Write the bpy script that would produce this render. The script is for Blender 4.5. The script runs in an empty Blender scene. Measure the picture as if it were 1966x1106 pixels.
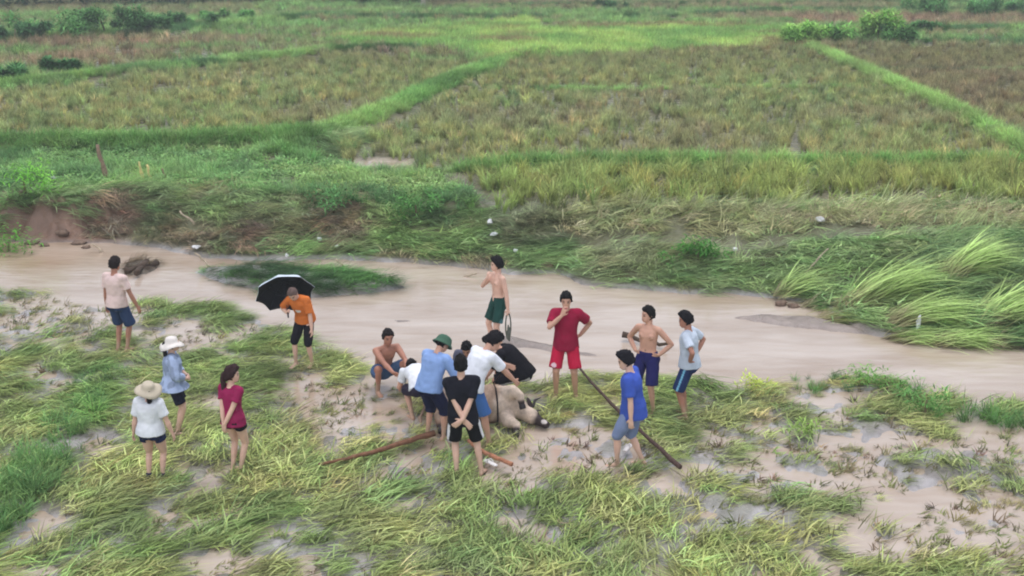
import bpy, math, random
import numpy as np
from mathutils import Vector, Matrix

random.seed(7); RNG = np.random.default_rng(7)
SC = bpy.context.scene
COL = SC.collection

# ------------------------------------------------------------------ camera, sky, sun, exposure
CAM_H, PITCH, FOC = 7.1, math.radians(16.28), 2373.0
cam_d = bpy.data.cameras.new('camera'); cam = bpy.data.objects.new('camera', cam_d); COL.objects.link(cam)
cam.location = (0, 0, CAM_H); cam.rotation_euler = (math.pi/2-PITCH, 0, 0)
cam_d.sensor_fit = 'HORIZONTAL'; cam_d.angle = 2*math.atan(983/FOC)
cam_d.clip_start = .1; cam_d.clip_end = 6000
SC.camera = cam

SUN_EL, SUN_ROT = math.radians(62), math.radians(200)
world = bpy.data.worlds.new('World'); SC.world = world; world.use_nodes = True
nt = world.node_tree; bg = nt.nodes['Background']
sky = nt.nodes.new('ShaderNodeTexSky'); sky.sky_type = 'NISHITA'; sky.sun_disc = False
sky.sun_elevation = SUN_EL; sky.sun_rotation = SUN_ROT; sky.air_density = 1.0; sky.dust_density = 2.0; sky.ozone_density = 1.0
hs = nt.nodes.new('ShaderNodeHueSaturation'); hs.inputs['Saturation'].default_value = .5      # cloud cover: nearly grey
nt.links.new(sky.outputs[0], hs.inputs['Color']); nt.links.new(hs.outputs[0], bg.inputs[0])
bg.inputs[1].default_value = .13
sun_d = bpy.data.lights.new('sun', 'SUN'); sun_d.energy = 1.2; sun_d.angle = math.radians(35); sun_d.color = (1, .98, .96)
sun = bpy.data.objects.new('sun', sun_d); COL.objects.link(sun)
sun.rotation_euler = (math.pi/2-SUN_EL, 0, math.radians(160))
SC.view_settings.view_transform = 'Standard'; SC.view_settings.look = 'None'
SC.view_settings.exposure = .7; SC.view_settings.gamma = 1
SC.view_settings.use_curve_mapping = False
SC.cycles.filter_width = 2.0
SC.cycles.max_bounces = 4; SC.cycles.diffuse_bounces = 2; SC.cycles.glossy_bounces = 1; SC.cycles.transmission_bounces = 2; SC.cycles.transparent_max_bounces = 4

# ------------------------------------------------------------------ helpers
def lin(r, g, b):
    f = lambda c: (c/255/12.92) if c/255 <= .04045 else ((c/255+.055)/1.055)**2.4
    return np.array([f(r), f(g), f(b)])
CP, SP = math.cos(PITCH), math.sin(PITCH)
def P(px, py, z=0.):                       # a point of the photograph -> the point on the level z it shows
    u, v = (px-983)/FOC, (553-py)/FOC
    d = Vector((u, CP+v*SP, -SP+v*CP)); t = (z-CAM_H)/d.z
    return Vector((d.x*t, d.y*t, z))
def PL(pts, z=0.): return np.array([P(x, y, z)[:2] for x, y in pts])
def smooth(a, b, x):
    t = np.clip((x-a)/(b-a), 0, 1); return t*t*(3-2*t)
def _h(ix, iy, iz, seed):
    n = (ix.astype(np.int64)*374761393 + iy.astype(np.int64)*668265263 + iz.astype(np.int64)*2147483647 + seed*974711) & 0xffffffff
    n = ((n ^ (n >> 13))*1274126177) & 0xffffffff
    return ((n ^ (n >> 16)) & 0xffff)/65535.
def vn3(p, seed=0):
    p = np.asarray(p, float); i = np.floor(p); f = p-i; f = f*f*(3-2*f); i = i.astype(np.int64); o = 0
    for dx in (0, 1):
        for dy in (0, 1):
            for dz in (0, 1):
                w = (f[:, 0] if dx else 1-f[:, 0])*(f[:, 1] if dy else 1-f[:, 1])*(f[:, 2] if dz else 1-f[:, 2])
                o = o + w*_h(i[:, 0]+dx, i[:, 1]+dy, i[:, 2]+dz, seed)
    return o
def vn(x, y, s, seed=0):
    x = np.asarray(x, float)/s; y = np.asarray(y, float)/s
    ix, iy = np.floor(x), np.floor(y); fx, fy = x-ix, y-iy; fx = fx*fx*(3-2*fx); fy = fy*fy*(3-2*fy)
    ix = ix.astype(np.int64); iy = iy.astype(np.int64); z = np.zeros_like(ix)
    return ((_h(ix, iy, z, seed)*(1-fx)+_h(ix+1, iy, z, seed)*fx)*(1-fy) + (_h(ix, iy+1, z, seed)*(1-fx)+_h(ix+1, iy+1, z, seed)*fx)*fy)
def fbm(x, y, s, seed=0, o=3):
    r = 0; a = .5; t = 0
    for k in range(o): r = r+a*vn(x, y, s/2**k, seed+k*17); t += a; a *= .5
    return r/t
def dline(x, y, pl):
    d = np.full(x.shape, 1e9)
    for (ax, ay), (bx, by) in zip(pl[:-1], pl[1:]):
        vx, vy = bx-ax, by-ay; L = vx*vx+vy*vy+1e-12
        t = np.clip(((x-ax)*vx+(y-ay)*vy)/L, 0, 1)
        d = np.minimum(d, np.hypot(x-ax-t*vx, y-ay-t*vy))
    return d
def inpoly(x, y, pl):
    c = np.zeros(x.shape, bool); n = len(pl)
    for i in range(n):
        (ax, ay), (bx, by) = pl[i], pl[(i+1) % n]
        if ay == by: continue
        c ^= ((ay > y) != (by > y)) & (x < (bx-ax)*(y-ay)/(by-ay)+ax)
    return c
def sdpoly(x, y, pl):                      # > 0 inside
    d = dline(x, y, np.vstack([pl, pl[:1]])); return np.where(inpoly(x, y, pl), d, -d)
def tag(o, label=None, cat=None, group=None, kind=None):
    if label: o['label'] = label
    if cat: o['category'] = cat
    if group: o['group'] = group
    if kind: o['kind'] = kind
    return o
def link(name, me, parent=None, mat=None):
    o = bpy.data.objects.new(name, me); COL.objects.link(o)
    if parent is not None: o.parent = parent
    if mat is not None and me is not None and not me.materials: me.materials.append(mat)
    return o
def empty(name, loc, rz=0.):
    o = bpy.data.objects.new(name, None); COL.objects.link(o); o.empty_display_size = .2
    o.location = loc; o.rotation_euler = (0, 0, rz); return o
def mesh(name, V, F, smoothed=True):
    me = bpy.data.meshes.new(name); me.from_pydata([tuple(v) for v in V], [], [tuple(f) for f in F])
    if smoothed: me.polygons.foreach_set('use_smooth', [True]*len(me.polygons))
    me.update(); return me
def setcol(me, C, name='Col'):
    a = me.attributes.new(name, 'FLOAT_COLOR', 'POINT')
    C = np.asarray(C, float); a.data.foreach_set('color', np.hstack([C, np.ones((len(C), 1))]).astype(np.float32).ravel())
def coords(me):
    a = np.zeros(len(me.vertices)*3, np.float32); me.vertices.foreach_get('co', a); return a.reshape(-1, 3).astype(float)
def normals(me):
    a = np.zeros(len(me.vertices)*3, np.float32); me.vertices.foreach_get('normal', a); return a.reshape(-1, 3).astype(float)
def setco(me, V): me.vertices.foreach_set('co', np.asarray(V, np.float32).ravel()); me.update()

# ------------------------------------------------------------------ materials
def newmat(name):
    m = bpy.data.materials.new(name); m.use_nodes = True
    return m, m.node_tree, m.node_tree.nodes['Principled BSDF']
def colmat(name, rough=.8, spec=.3, bump=0., bscale=60., grain=.12, gscale=30.):      # colour from the mesh, grain from noise
    m, t, b = newmat(name); N, L = t.nodes, t.links
    a = N.new('ShaderNodeAttribute'); a.attribute_name = 'Col'
    tc = N.new('ShaderNodeTexCoord'); nz = N.new('ShaderNodeTexNoise'); nz.inputs['Scale'].default_value = gscale; nz.inputs['Detail'].default_value = 3
    mr = N.new('ShaderNodeMapRange'); mr.inputs[1].default_value = .3; mr.inputs[2].default_value = .7; mr.inputs[3].default_value = 1-grain; mr.inputs[4].default_value = 1+grain
    mx = N.new('ShaderNodeVectorMath'); mx.operation = 'SCALE'
    L.new(tc.outputs['Object'], nz.inputs['Vector']); L.new(nz.outputs[0], mr.inputs[0]); L.new(a.outputs['Color'], mx.inputs[0]); L.new(mr.outputs[0], mx.inputs['Scale'])
    L.new(mx.outputs[0], b.inputs['Base Color']); b.inputs['Roughness'].default_value = rough; b.inputs['Specular IOR Level'].default_value = spec
    if bump:
        n2 = N.new('ShaderNodeTexNoise'); n2.inputs['Scale'].default_value = bscale; n2.inputs['Detail'].default_value = 4
        bp = N.new('ShaderNodeBump'); bp.inputs['Strength'].default_value = bump; bp.inputs['Distance'].default_value = .01
        L.new(tc.outputs['Object'], n2.inputs['Vector']); L.new(n2.outputs[0], bp.inputs['Height']); L.new(bp.outputs[0], b.inputs['Normal'])
    return m
def plain(name, c, rough=.6, spec=.4, grain=.15, gscale=20., bump=0., metal=0.):
    m, t, b = newmat(name); N, L = t.nodes, t.links
    tc = N.new('ShaderNodeTexCoord'); nz = N.new('ShaderNodeTexNoise'); nz.inputs['Scale'].default_value = gscale; nz.inputs['Detail'].default_value = 4
    rp = N.new('ShaderNodeValToRGB'); rp.color_ramp.elements[0].position = .3; rp.color_ramp.elements[1].position = .7
    rp.color_ramp.elements[0].color = (*[float(x)*(1-grain) for x in c], 1); rp.color_ramp.elements[1].color = (*[min(1., float(x)*(1+grain)) for x in c], 1)
    L.new(tc.outputs['Object'], nz.inputs['Vector']); L.new(nz.outputs[0], rp.inputs[0]); L.new(rp.outputs[0], b.inputs['Base Color'])
    b.inputs['Roughness'].default_value = rough; b.inputs['Specular IOR Level'].default_value = spec; b.inputs['Metallic'].default_value = metal
    if bump:
        bp = N.new('ShaderNodeBump'); bp.inputs['Strength'].default_value = bump; bp.inputs['Distance'].default_value = .02
        L.new(nz.outputs[0], bp.inputs['Height']); L.new(bp.outputs[0], b.inputs['Normal'])
    return m
def foliage(name, source):                 # source: INSTANCER (tint per clump) or GEOMETRY (tint per blade)
    m, t, b = newmat(name); N, L = t.nodes, t.links; N.remove(b)
    a = N.new('ShaderNodeAttribute'); a.attribute_name = 'tint'; a.attribute_type = source
    g = N.new('ShaderNodeAttribute'); g.attribute_name = 'bl'
    mu = N.new('ShaderNodeVectorMath'); mu.operation = 'MULTIPLY'
    L.new(a.outputs['Color'], mu.inputs[0]); L.new(g.outputs['Color'], mu.inputs[1])
    d = N.new('ShaderNodeBsdfDiffuse')
    tr = N.new('ShaderNodeBsdfTranslucent'); mi = N.new('ShaderNodeMixShader'); mi.inputs[0].default_value = .3
    L.new(mu.outputs[0], d.inputs['Color']); L.new(mu.outputs[0], tr.inputs['Color'])
    L.new(d.outputs[0], mi.inputs[1]); L.new(tr.outputs[0], mi.inputs[2]); L.new(mi.outputs[0], N['Material Output'].inputs['Surface'])
    return m
M_FOL = foliage('foliage_scatter', 'INSTANCER')
M_TUS = foliage('foliage_single', 'GEOMETRY')
M_SKIN = colmat('skin', .55, .35, grain=.06, gscale=12)
M_CLOTH = colmat('cloth', .9, .15, bump=.25, bscale=45, grain=.08, gscale=9)
M_HAIR = colmat('hair_strands', .75, .15, bump=.5, bscale=90, grain=.25, gscale=60)

# ------------------------------------------------------------------ layout of the place (outlines read off the photo, laid on the ground)
ZF = .8                                     # level of the paddies above the flood water
near_line = [(-900,500),(-400,525),(0,548),(60,560),(140,586),(240,586),(300,580),(420,588),(490,608),(560,640),(630,668),(700,712),(745,738),(830,735),(950,742),(1050,742),(1110,724),(1220,712),(1340,735),(1420,748),(1500,742),(1560,735),(1640,728),(1720,738),(1800,768),(1966,785),(2400,830),(3000,880)]
far_line = [(-900,440),(-400,452),(0,462),(130,465),(230,468),(330,480),(400,497),(560,497),(700,497),(800,505),(900,515),(980,525),(1070,525),(1120,545),(1200,555),(1330,560),(1400,560),(1480,572),(1570,588),(1610,605),(1690,640),(1780,652),(1966,660),(2400,670),(3000,690)]
NEAR = np.vstack([[(-90, 0.)], [(-90, PL(near_line[:1])[0][1])], PL(near_line), [(90, PL(near_line[-1:])[0][1])], [(90, 0.)]])
FARP = np.vstack([[(-4000, 4000.)], [(-4000, PL(far_line[:1])[0][1])], PL(far_line), [(4000, PL(far_line[-1:])[0][1])], [(4000, 4000.)]])
BUNDS = {  # name: (line, half width, ridge height, tint)
 'b1': (PL([(870,350),(950,332),(1100,325),(1400,327),(1700,327),(1966,327),(2500,330)], ZF), .45, .18, 'grass'),
 'b2': (PL([(-600,285),(0,292),(300,288),(500,280),(590,292)], ZF), .8, .2, 'grass'),
 'b3': (PL([(540,310),(640,268),(740,230),(830,185),(900,155),(980,125),(1040,110)], ZF), .85, .25, 'grass'),
 'b4': (PL([(1555,100),(1620,130),(1700,168),(1800,213),(1900,265),(1975,312)], ZF), .6, .25, 'bright'),
 'b5': (PL([(-600,205),(0,176),(150,158),(300,138),(450,127),(650,103),(800,100)], ZF), .7, .2, 'dark'),
 'b6': (PL([(900,176),(1150,180),(1400,176),(1560,175),(1690,176)], ZF), .32, .1, 'grass'),
 'b7': (PL([(-600,110),(0,85),(100,74),(250,74),(400,58),(600,38),(760,28)], ZF), 1.0, .2, 'dark'),
 'b8': (PL([(650,40),(1000,40),(1290,38),(1500,26),(1966,26),(2600,30)], ZF), .8, .2, 'dark'),
 'b9': (PL([(1740,64),(2000,60),(2600,58)], ZF), .8, .2, 'dark'),
 'b10': (PL([(1745,90),(2000,88),(2600,84)], ZF), .8, .2, 'dark'),
 'b11': (PL([(860,20),(1100,14),(1400,12),(2300,8)], ZF), .9, .2, 'dark'),
 'b12': (PL([(1050,50),(1300,50),(1520,46)], ZF), .8, .2, 'grass'),
 'b13': (PL([(1700,140),(1850,142),(2100,140),(2600,138)], ZF), .5, .1, 'dull'),
}
DITCH = PL([(190,725),(120,850),(40,950),(0,990),(-120,1100)])
F1 = PL([(880,352),(1000,338),(2600,330),(2600,403),(1966,400),(1500,398),(1250,402),(1100,406),(950,402),(895,380)], ZF)
F1B = PL([(1050,402),(2600,396),(2600,450),(1966,447),(1500,440),(1250,434),(1100,424)], ZF)
F2 = PL([(650,302),(960,140),(1010,112),(1555,103),(1950,298),(2100,322),(1300,322),(1000,328),(850,338),(780,324),(660,320)], ZF)
F3 = PL([(-700,275),(0,268),(300,266),(500,258),(600,272),(930,132),(650,112),(450,135),(200,165),(0,188),(-700,222)], ZF)
F4 = PL([(1600,104),(2700,85),(2700,310),(1990,300)], ZF)
BRIGHT = PL([(640,75),(900,50),(1020,40),(1040,58),(1300,52),(1560,58),(1565,98),(1250,106),(1000,127),(930,127),(850,98),(650,90)], ZF)
G1 = PL([(-700,295),(0,300),(580,296),(700,330),(860,348),(890,372),(930,392),(880,405),(760,398),(620,385),(500,376),(400,366),(250,362),(160,370),(90,374),(0,392),(-700,410)], ZF)
ISLE = PL([(370,522),(480,516),(560,518),(650,522),(740,538),(775,552),(700,566),(600,572),(500,562),(430,546)])
ISLE2 = PL([(232,505),(262,498),(300,503),(306,515),(285,528),(240,530)])
BAR1 = PL([(1365,608),(1450,602),(1560,604),(1650,628),(1680,645),(1600,642),(1480,626)])
BAR2 = PL([(900,640),(985,640),(1060,655),(1140,675),(1195,690),(1120,690),(1030,676),(960,672)])
BAR3 = PL([(735,612),(790,610),(812,618),(760,622)])
PUDS = [PL(q, ZF) for q in ([(505,262),(545,250),(610,250),(622,262),(590,275),(540,277)], [(662,320),(700,311),(770,312),(792,322),(760,334),(700,332)], [(1285,176),(1310,171),(1336,173),(1320,180)])]
# bare places of the near flat: centre px, half axes px, strength
BARE = [(90,600,200,42,1.),(20,545,80,14,.9),(330,645,120,26,.7),(690,790,115,62,1.15),(560,748,80,25,.7),(620,850,90,25,.7),(770,885,40,16,.7),(1000,905,80,18,.55),(1060,880,70,30,.5),(1130,850,90,36,.75),(1590,775,110,42,.95),(1900,828,110,34,1.1),(1690,900,250,80,.62),(1850,985,220,120,.8),(1560,870,170,50,.5),(670,1048,46,12,1.1),(1272,946,50,16,.9),(1400,840,120,24,.5),(1960,900,150,80,.7),(440,900,60,14,.7),(450,860,60,18,.5),(935,905,50,18,.8),(1390,745,50,16,.9),(860,860,60,20,.5),(1210,885,60,18,.6),(420,1010,60,14,.5),(1480,1010,60,25,.45),(60,720,60,14,.4),(1760,1080,160,40,.6)]
BAREW = []
for px, py, rx, ry, s in BARE:
    c = P(px, py); ex = abs(P(px+rx, py).x-c.x); ey = abs(P(px, py-ry).y-c.y); BAREW.append((c.x, c.y, ex, ey, s))
def bare(x, y):
    b = np.zeros_like(x)
    for cx, cy, ex, ey, s in BAREW:
        r = np.sqrt(((x-cx)/ex)**2+((y-cy)/ey)**2); b = np.maximum(b, s*(1-smooth(.45, 1.25, r)))
    return b
def bareness(x, y):                         # 0 covered with lodged rice .. 1 bare mud
    return np.clip(bare(x, y)*.85 + (fbm(x, y, .9, 5)-.5)*1.5 + (fbm(x, y, .35, 9)-.5)*2.4 + .28, 0, 1)
def bankw(x): return np.interp(x, [-30, -14, -12.3, -11.9, -10.4, -9.6, -7, 0, 4, 8, 30], [1.6, 1.3, 1.1, .7, .7, 1.6, 2.6, 2.9, 3.2, 3.4, 3.4])
def terrain(x, y):
    sn, sf = sdpoly(x, y, NEAR), sdpoly(x, y, FARP)
    jag = (fbm(x, y, 1.1, 31)-.5)*.9+(fbm(x, y, .35, 33)-.5)*.35
    sn = sn+jag*.5; sf = sf+jag*.55
    z = np.full(x.shape, -.35)
    nb = .045+(fbm(x, y, .8, 41)-.5)*.09+(fbm(x, y, .22, 43)-.5)*.07-.075*bareness(x, y)
    z = z+(nb-z)*smooth(-.7, .25, sn)
    w = bankw(x)
    t = np.clip(sf/w, 0, 1); prof = .06+ZF*(t*t*(3-2*t)*.7+.3*t)+(fbm(x, y, .7, 51)-.5)*.22*smooth(.05, .5, sf)*(1-.75*smooth(2.5, 5, sf))
    zf = np.where(sf > 0, prof, .06+sf*.8)
    z = np.maximum(z, np.where(sf > -.6, zf, -9))
    for k, (pl, hw, hh, _) in BUNDS.items():
        d = dline(x, y, pl); z = z+hh*np.exp(-(d/hw)**2)*smooth(1.5, 3, sf)
    for isl, hh in ((ISLE, .16), (ISLE2, .09), (BAR1, .05), (BAR2, .045), (BAR3, .04)):
        s = sdpoly(x, y, isl)+jag*.35; z = np.maximum(z, -.35+(.35+hh)*smooth(-.5, .35, s)+(fbm(x, y, .3, 61)-.5)*.05*smooth(-.2, .1, s))
    for q in PUDS:
        s = sdpoly(x, y, q); z = z-.1*smooth(-.4, .3, s)
    er = smooth(.0, .25, sf)*(1-smooth(1.0, 1.5, sf))*smooth(-13.6, -12.4, x)*(1-smooth(-9.9, -9.2, x))
    z = z-er*(.4*(fbm(x, y*.5, .5, 201)-.35)+.4*(fbm(x, y, .22, 203)-.5))
    z = z+.05*np.exp(-(dline(x, y, DITCH)/.35)**2)
    return z, sn, sf

ys = np.concatenate([np.geomspace(4, 20, 190)[:-1], np.linspace(20, 36, 240)[:-1], np.geomspace(36, 125, 130), np.geomspace(135, 4000, 14)]); ss = np.concatenate([np.linspace(-1.05, -.56, 40)[:-1], np.linspace(-.56, .56, 560), np.linspace(.56, 1.05, 40)[1:]])
GX = (ss[None, :]*np.maximum(ys[:, None], 9)); GY = np.repeat(ys[:, None], len(ss), 1)
gx, gy = GX.ravel(), GY.ravel(); gz, gsn, gsf = terrain(gx, gy)
nr, nc = GX.shape; ii = np.arange(nr*nc).reshape(nr, nc)
gf = np.stack([ii[:-1, :-1], ii[:-1, 1:], ii[1:, 1:], ii[1:, :-1]], -1).reshape(-1, 4)
me = bpy.data.meshes.new('ground'); me.from_pydata(np.stack([gx, gy, gz], 1).tolist(), [], gf.tolist()); me.polygons.foreach_set('use_smooth', [True]*len(me.polygons))
mud, mudd, soil, red, field, gr = lin(182,177,178), lin(156,148,144), lin(104,104,76), lin(132,104,88), lin(112,106,84), lin(92,96,56)
def mixc(a, b, t): return a+(b-a)*t[:, None]
n1 = fbm(gx, gy, .7, 71); C = mixc(np.repeat(mudd[None], len(gx), 0), np.repeat(mud[None], len(gx), 0), smooth(.3, .6, n1))
C = mixc(C, np.repeat(soil[None], len(gx), 0), .55*(1-smooth(.2, .6, bareness(gx, gy)))*smooth(.1, .5, gsn))
C = mixc(C, np.repeat(soil[None], len(gx), 0), smooth(-.2, .3, gsf))
redm = smooth(-.3, .1, gsf)*(1-smooth(1.0, 1.6, gsf))*smooth(-13.4, -12.2, gx)*(1-smooth(-9.8, -8.6, gx))
C = mixc(C, np.repeat(red[None], len(gx), 0)*(.55+.75*fbm(gx, gy, .35, 207))[:, None], redm)
C = mixc(C, np.repeat(field[None], len(gx), 0), smooth(3, 4.5, gsf))
for q in PUDS: C = mixc(C, np.repeat(lin(196,178,160)[None], len(gx), 0), smooth(-.6, .1, sdpoly(gx, gy, q)))
C = mixc(C, np.repeat(lin(104,92,78)[None], len(gx), 0), smooth(-.3, .1, sdpoly(gx, gy, ISLE2)))
for q in (BAR1, BAR2, BAR3): C = mixc(C, np.repeat(lin(150,136,128)[None], len(gx), 0), smooth(-.3, .2, sdpoly(gx, gy, q)))
wet = np.exp(-((gz-.0)/.035)**2)*(gsf < 6); C *= (1-.12*wet)[:, None]     # the soaked rim along every waterline
setcol(me, C)
def groundmat():
    m = colmat('ground_earth', .7, .35, bump=0, grain=.18, gscale=2.5); t = m.node_tree; N, L = t.nodes, t.links; b = N['Principled BSDF']
    tc = N.new('ShaderNodeTexCoord'); n2 = N.new('ShaderNodeTexNoise'); n2.inputs['Scale'].default_value = 7; n2.inputs['Detail'].default_value = 7; n2.inputs['Roughness'].default_value = .65
    bp = N.new('ShaderNodeBump'); bp.inputs['Strength'].default_value = .8; bp.inputs['Distance'].default_value = .06
    L.new(tc.outputs['Object'], n2.inputs['Vector']); L.new(n2.outputs[0], bp.inputs['Height']); L.new(bp.outputs[0], b.inputs['Normal'])
    n3 = N.new('ShaderNodeTexNoise'); n3.inputs['Scale'].default_value = 1.3; n3.inputs['Detail'].default_value = 3
    mr = N.new('ShaderNodeMapRange'); mr.inputs[1].default_value = .35; mr.inputs[2].default_value = .65; mr.inputs[3].default_value = .1; mr.inputs[4].default_value = .45
    L.new(tc.outputs['Object'], n3.inputs['Vector']); L.new(n3.outputs[0], mr.inputs[0]); L.new(mr.outputs[0], b.inputs['Roughness'])
    return m
tag(link('ground', me, mat=groundmat()), kind='structure')
GZ = gz.reshape(nr, nc)
def zat(x, y):                              # height of the built ground
    x = np.atleast_1d(np.asarray(x, float)); y = np.atleast_1d(np.asarray(y, float))
    r = np.clip(np.interp(y, ys, np.arange(nr)), 0, nr-1.001); c = np.clip(np.interp(x/np.maximum(y, 9), ss, np.arange(nc)), 0, nc-1.001)
    a, b = r.astype(int), c.astype(int); fr, fc = r-a, c-b
    return (GZ[a, b]*(1-fc)+GZ[a, b+1]*fc)*(1-fr)+(GZ[a+1, b]*(1-fc)+GZ[a+1, b+1]*fc)*fr

# flood water: one sheet at level 0 filling the stream bed and the hollows of the flat
def watermat():
    m, t, b = newmat('muddy_water'); N, L = t.nodes, t.links
    tc = N.new('ShaderNodeTexCoord'); mp = N.new('ShaderNodeMapping'); mp.inputs['Scale'].default_value = (.22, .9, 1); mp.inputs['Rotation'].default_value = (0, 0, .1)
    n = N.new('ShaderNodeTexNoise'); n.inputs['Scale'].default_value = 1.0; n.inputs['Detail'].default_value = 5; n.inputs['Distortion'].default_value = .6
    rp = N.new('ShaderNodeValToRGB'); e = rp.color_ramp.elements
    e[0].position = .32; e[0].color = (*lin(170,149,130), 1); e[1].position = .66; e[1].color = (*lin(196,180,166), 1)
    L.new(tc.outputs['Object'], mp.inputs[0]); L.new(mp.outputs[0], n.inputs['Vector']); L.new(n.outputs[0], rp.inputs[0]); mp3 = N.new('ShaderNodeMapping'); mp3.inputs['Scale'].default_value = (.5, 1.5, 1); mp3.inputs['Rotation'].default_value = (0, 0, .12); n5 = N.new('ShaderNodeTexNoise'); n5.inputs['Scale'].default_value = 1.6; n5.inputs['Detail'].default_value = 2; n5.inputs['Distortion'].default_value = .8
    ad5 = N.new('ShaderNodeMath'); ad5.operation = 'MULTIPLY_ADD'; ad5.inputs[1].default_value = .5; L.new(tc.outputs['Object'], mp3.inputs[0]); L.new(mp3.outputs[0], n5.inputs['Vector']); L.new(n5.outputs[0], ad5.inputs[0]); sb5 = N.new('ShaderNodeMath'); sb5.operation = 'MULTIPLY_ADD'; sb5.inputs[1].default_value = .75; sb5.inputs[2].default_value = -.125
    L.new(n.outputs[0], sb5.inputs[0]); L.new(sb5.outputs[0], ad5.inputs[2]); L.new(ad5.outputs[0], rp.inputs[0])
    sx = N.new('ShaderNodeSeparateXYZ'); mr = N.new('ShaderNodeMapRange'); mr.interpolation_type = 'SMOOTHSTEP'; mr.inputs[1].default_value = -11.5; mr.inputs[2].default_value = -5.5; mr.inputs[3].default_value = .85; mr.inputs[4].default_value = 0
    nw = N.new('ShaderNodeTexNoise'); nw.inputs['Scale'].default_value = .35; ad = N.new('ShaderNodeMath'); ad.operation = 'MULTIPLY_ADD'; ad.inputs[1].default_value = 5; L.new(tc.outputs['Object'], nw.inputs['Vector']); L.new(tc.outputs['Object'], sx.inputs[0]); L.new(nw.outputs[0], ad.inputs[0]); L.new(sx.outputs[0], ad.inputs[2]); L.new(ad.outputs[0], mr.inputs[0])
    mo = N.new('ShaderNodeMix'); mo.data_type = 'RGBA'; mo.inputs[7].default_value = (*lin(164,136,106), 1); L.new(mr.outputs[0], mo.inputs[0]); L.new(rp.outputs[0], mo.inputs[6]); L.new(mo.outputs[2], b.inputs['Base Color'])
    b.inputs['Roughness'].default_value = .06; b.inputs['IOR'].default_value = 1.6
    m2 = N.new('ShaderNodeMapping'); m2.inputs['Scale'].default_value = (.9, 2.6, 1); n2 = N.new('ShaderNodeTexNoise'); n2.inputs['Scale'].default_value = 2.2; n2.inputs['Detail'].default_value = 4
    bp = N.new('ShaderNodeBump'); bp.inputs['Strength'].default_value = .2; bp.inputs['Distance'].default_value = .06
    L.new(tc.outputs['Object'], m2.inputs[0]); L.new(m2.outputs[0], n2.inputs['Vector']); L.new(n2.outputs[0], bp.inputs['Height']); L.new(bp.outputs[0], b.inputs['Normal'])
    return m
M_WATER = watermat()
wx = np.linspace(-60, 60, 61); wy = np.linspace(4, 48, 23)
WV = [(x, y, 0.) for y in wy for x in wx]; WF = [(j*61+i, j*61+i+1, (j+1)*61+i+1, (j+1)*61+i) for j in range(22) for i in range(60)]
tag(link('stream_water', mesh('stream_water', WV, WF), mat=M_WATER), kind='structure')
for k, q in enumerate(PUDS):                # standing water in three low corners of the paddies
    c = q.mean(0); zz = float(zat(*c)[0])+.045
    Q = [(*(c+(v-c)*1.25), zz) for v in q]
    tag(link('paddy_puddle', mesh('paddy_puddle', Q, [tuple(range(len(Q)))]), mat=M_WATER), kind='structure')

# ------------------------------------------------------------------ scattered vegetation
def blade_strip(V, F, BL, base, az, el, L, w, droop, bl, nseg=3, twist=0.):
    """one leaf: starts at base, heads along az/el, bends down by droop towards the tip"""
    p = np.array(base, float); i0 = len(V); e = el
    side = np.array([-math.sin(az+twist), math.cos(az+twist), 0.])
    for k in range(nseg+1):
        t = k/nseg; ww = w*(1-.92*t**1.6)*(.55+.45*min(1, t*4))
        s2 = side*ww*.5
        V.append(p-s2); V.append(p+s2); BL.append((t, bl)); BL.append((t, bl))
        d = np.array([math.cos(az)*math.cos(e), math.sin(az)*math.cos(e), math.sin(e)]); p = p+d*L/nseg; e -= droop/nseg
    for k in range(nseg):
        a = i0+2*k; F.append((a, a+1, a+3, a+2))
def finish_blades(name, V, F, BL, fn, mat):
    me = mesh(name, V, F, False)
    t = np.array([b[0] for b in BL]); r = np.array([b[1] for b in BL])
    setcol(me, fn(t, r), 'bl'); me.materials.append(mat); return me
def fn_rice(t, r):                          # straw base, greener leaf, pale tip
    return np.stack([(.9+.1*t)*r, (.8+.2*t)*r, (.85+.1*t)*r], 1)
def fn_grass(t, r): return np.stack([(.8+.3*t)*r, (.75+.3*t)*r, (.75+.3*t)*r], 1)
protos = {}
def proto(kind, fn, builder, n=5):
    c = bpy.data.collections.new('clumps_'+kind)
    for k in range(n):
        V, F, BL = [], [], []; builder(V, F, BL, random.Random(100*k+hash(kind) % 1 + len(kind)))
        o = bpy.data.objects.new(f'{kind}_{k}', finish_blades(kind, V, F, BL, fn, M_FOL)); c.objects.link(o)
    protos[kind] = (c, n)
def b_rice(V, F, BL, R):                    # three hills of rice, a step apart
    for cx, cy in ((0, .14), (.16, -.12), (-.17, -.09)):
        cx += R.gauss(0, .03); cy += R.gauss(0, .03); tone = R.choice((.62, .85, 1, 1.15, 1.3)); hh = R.uniform(.75, 1.15)
        for i in range(18):
            a = R.uniform(0, 6.283); r = R.uniform(0, .06)
            blade_strip(V, F, BL, (cx+r*math.cos(a), cy+r*math.sin(a), 0), a+R.gauss(0, .5), R.uniform(1.15, 1.52), hh*R.uniform(.45, .8), R.uniform(.016, .028), R.uniform(.2, 1.3), tone*R.uniform(.7, 1.25))
        for i in range(4):                  # hanging ears
            a = R.uniform(0, 6.283); blade_strip(V, F, BL, (cx, cy, .1), a, R.uniform(1.2, 1.5), hh*R.uniform(.5, .7), .024, R.uniform(1.4, 2.4), tone*R.uniform(1.2, 1.5), 4)
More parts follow.
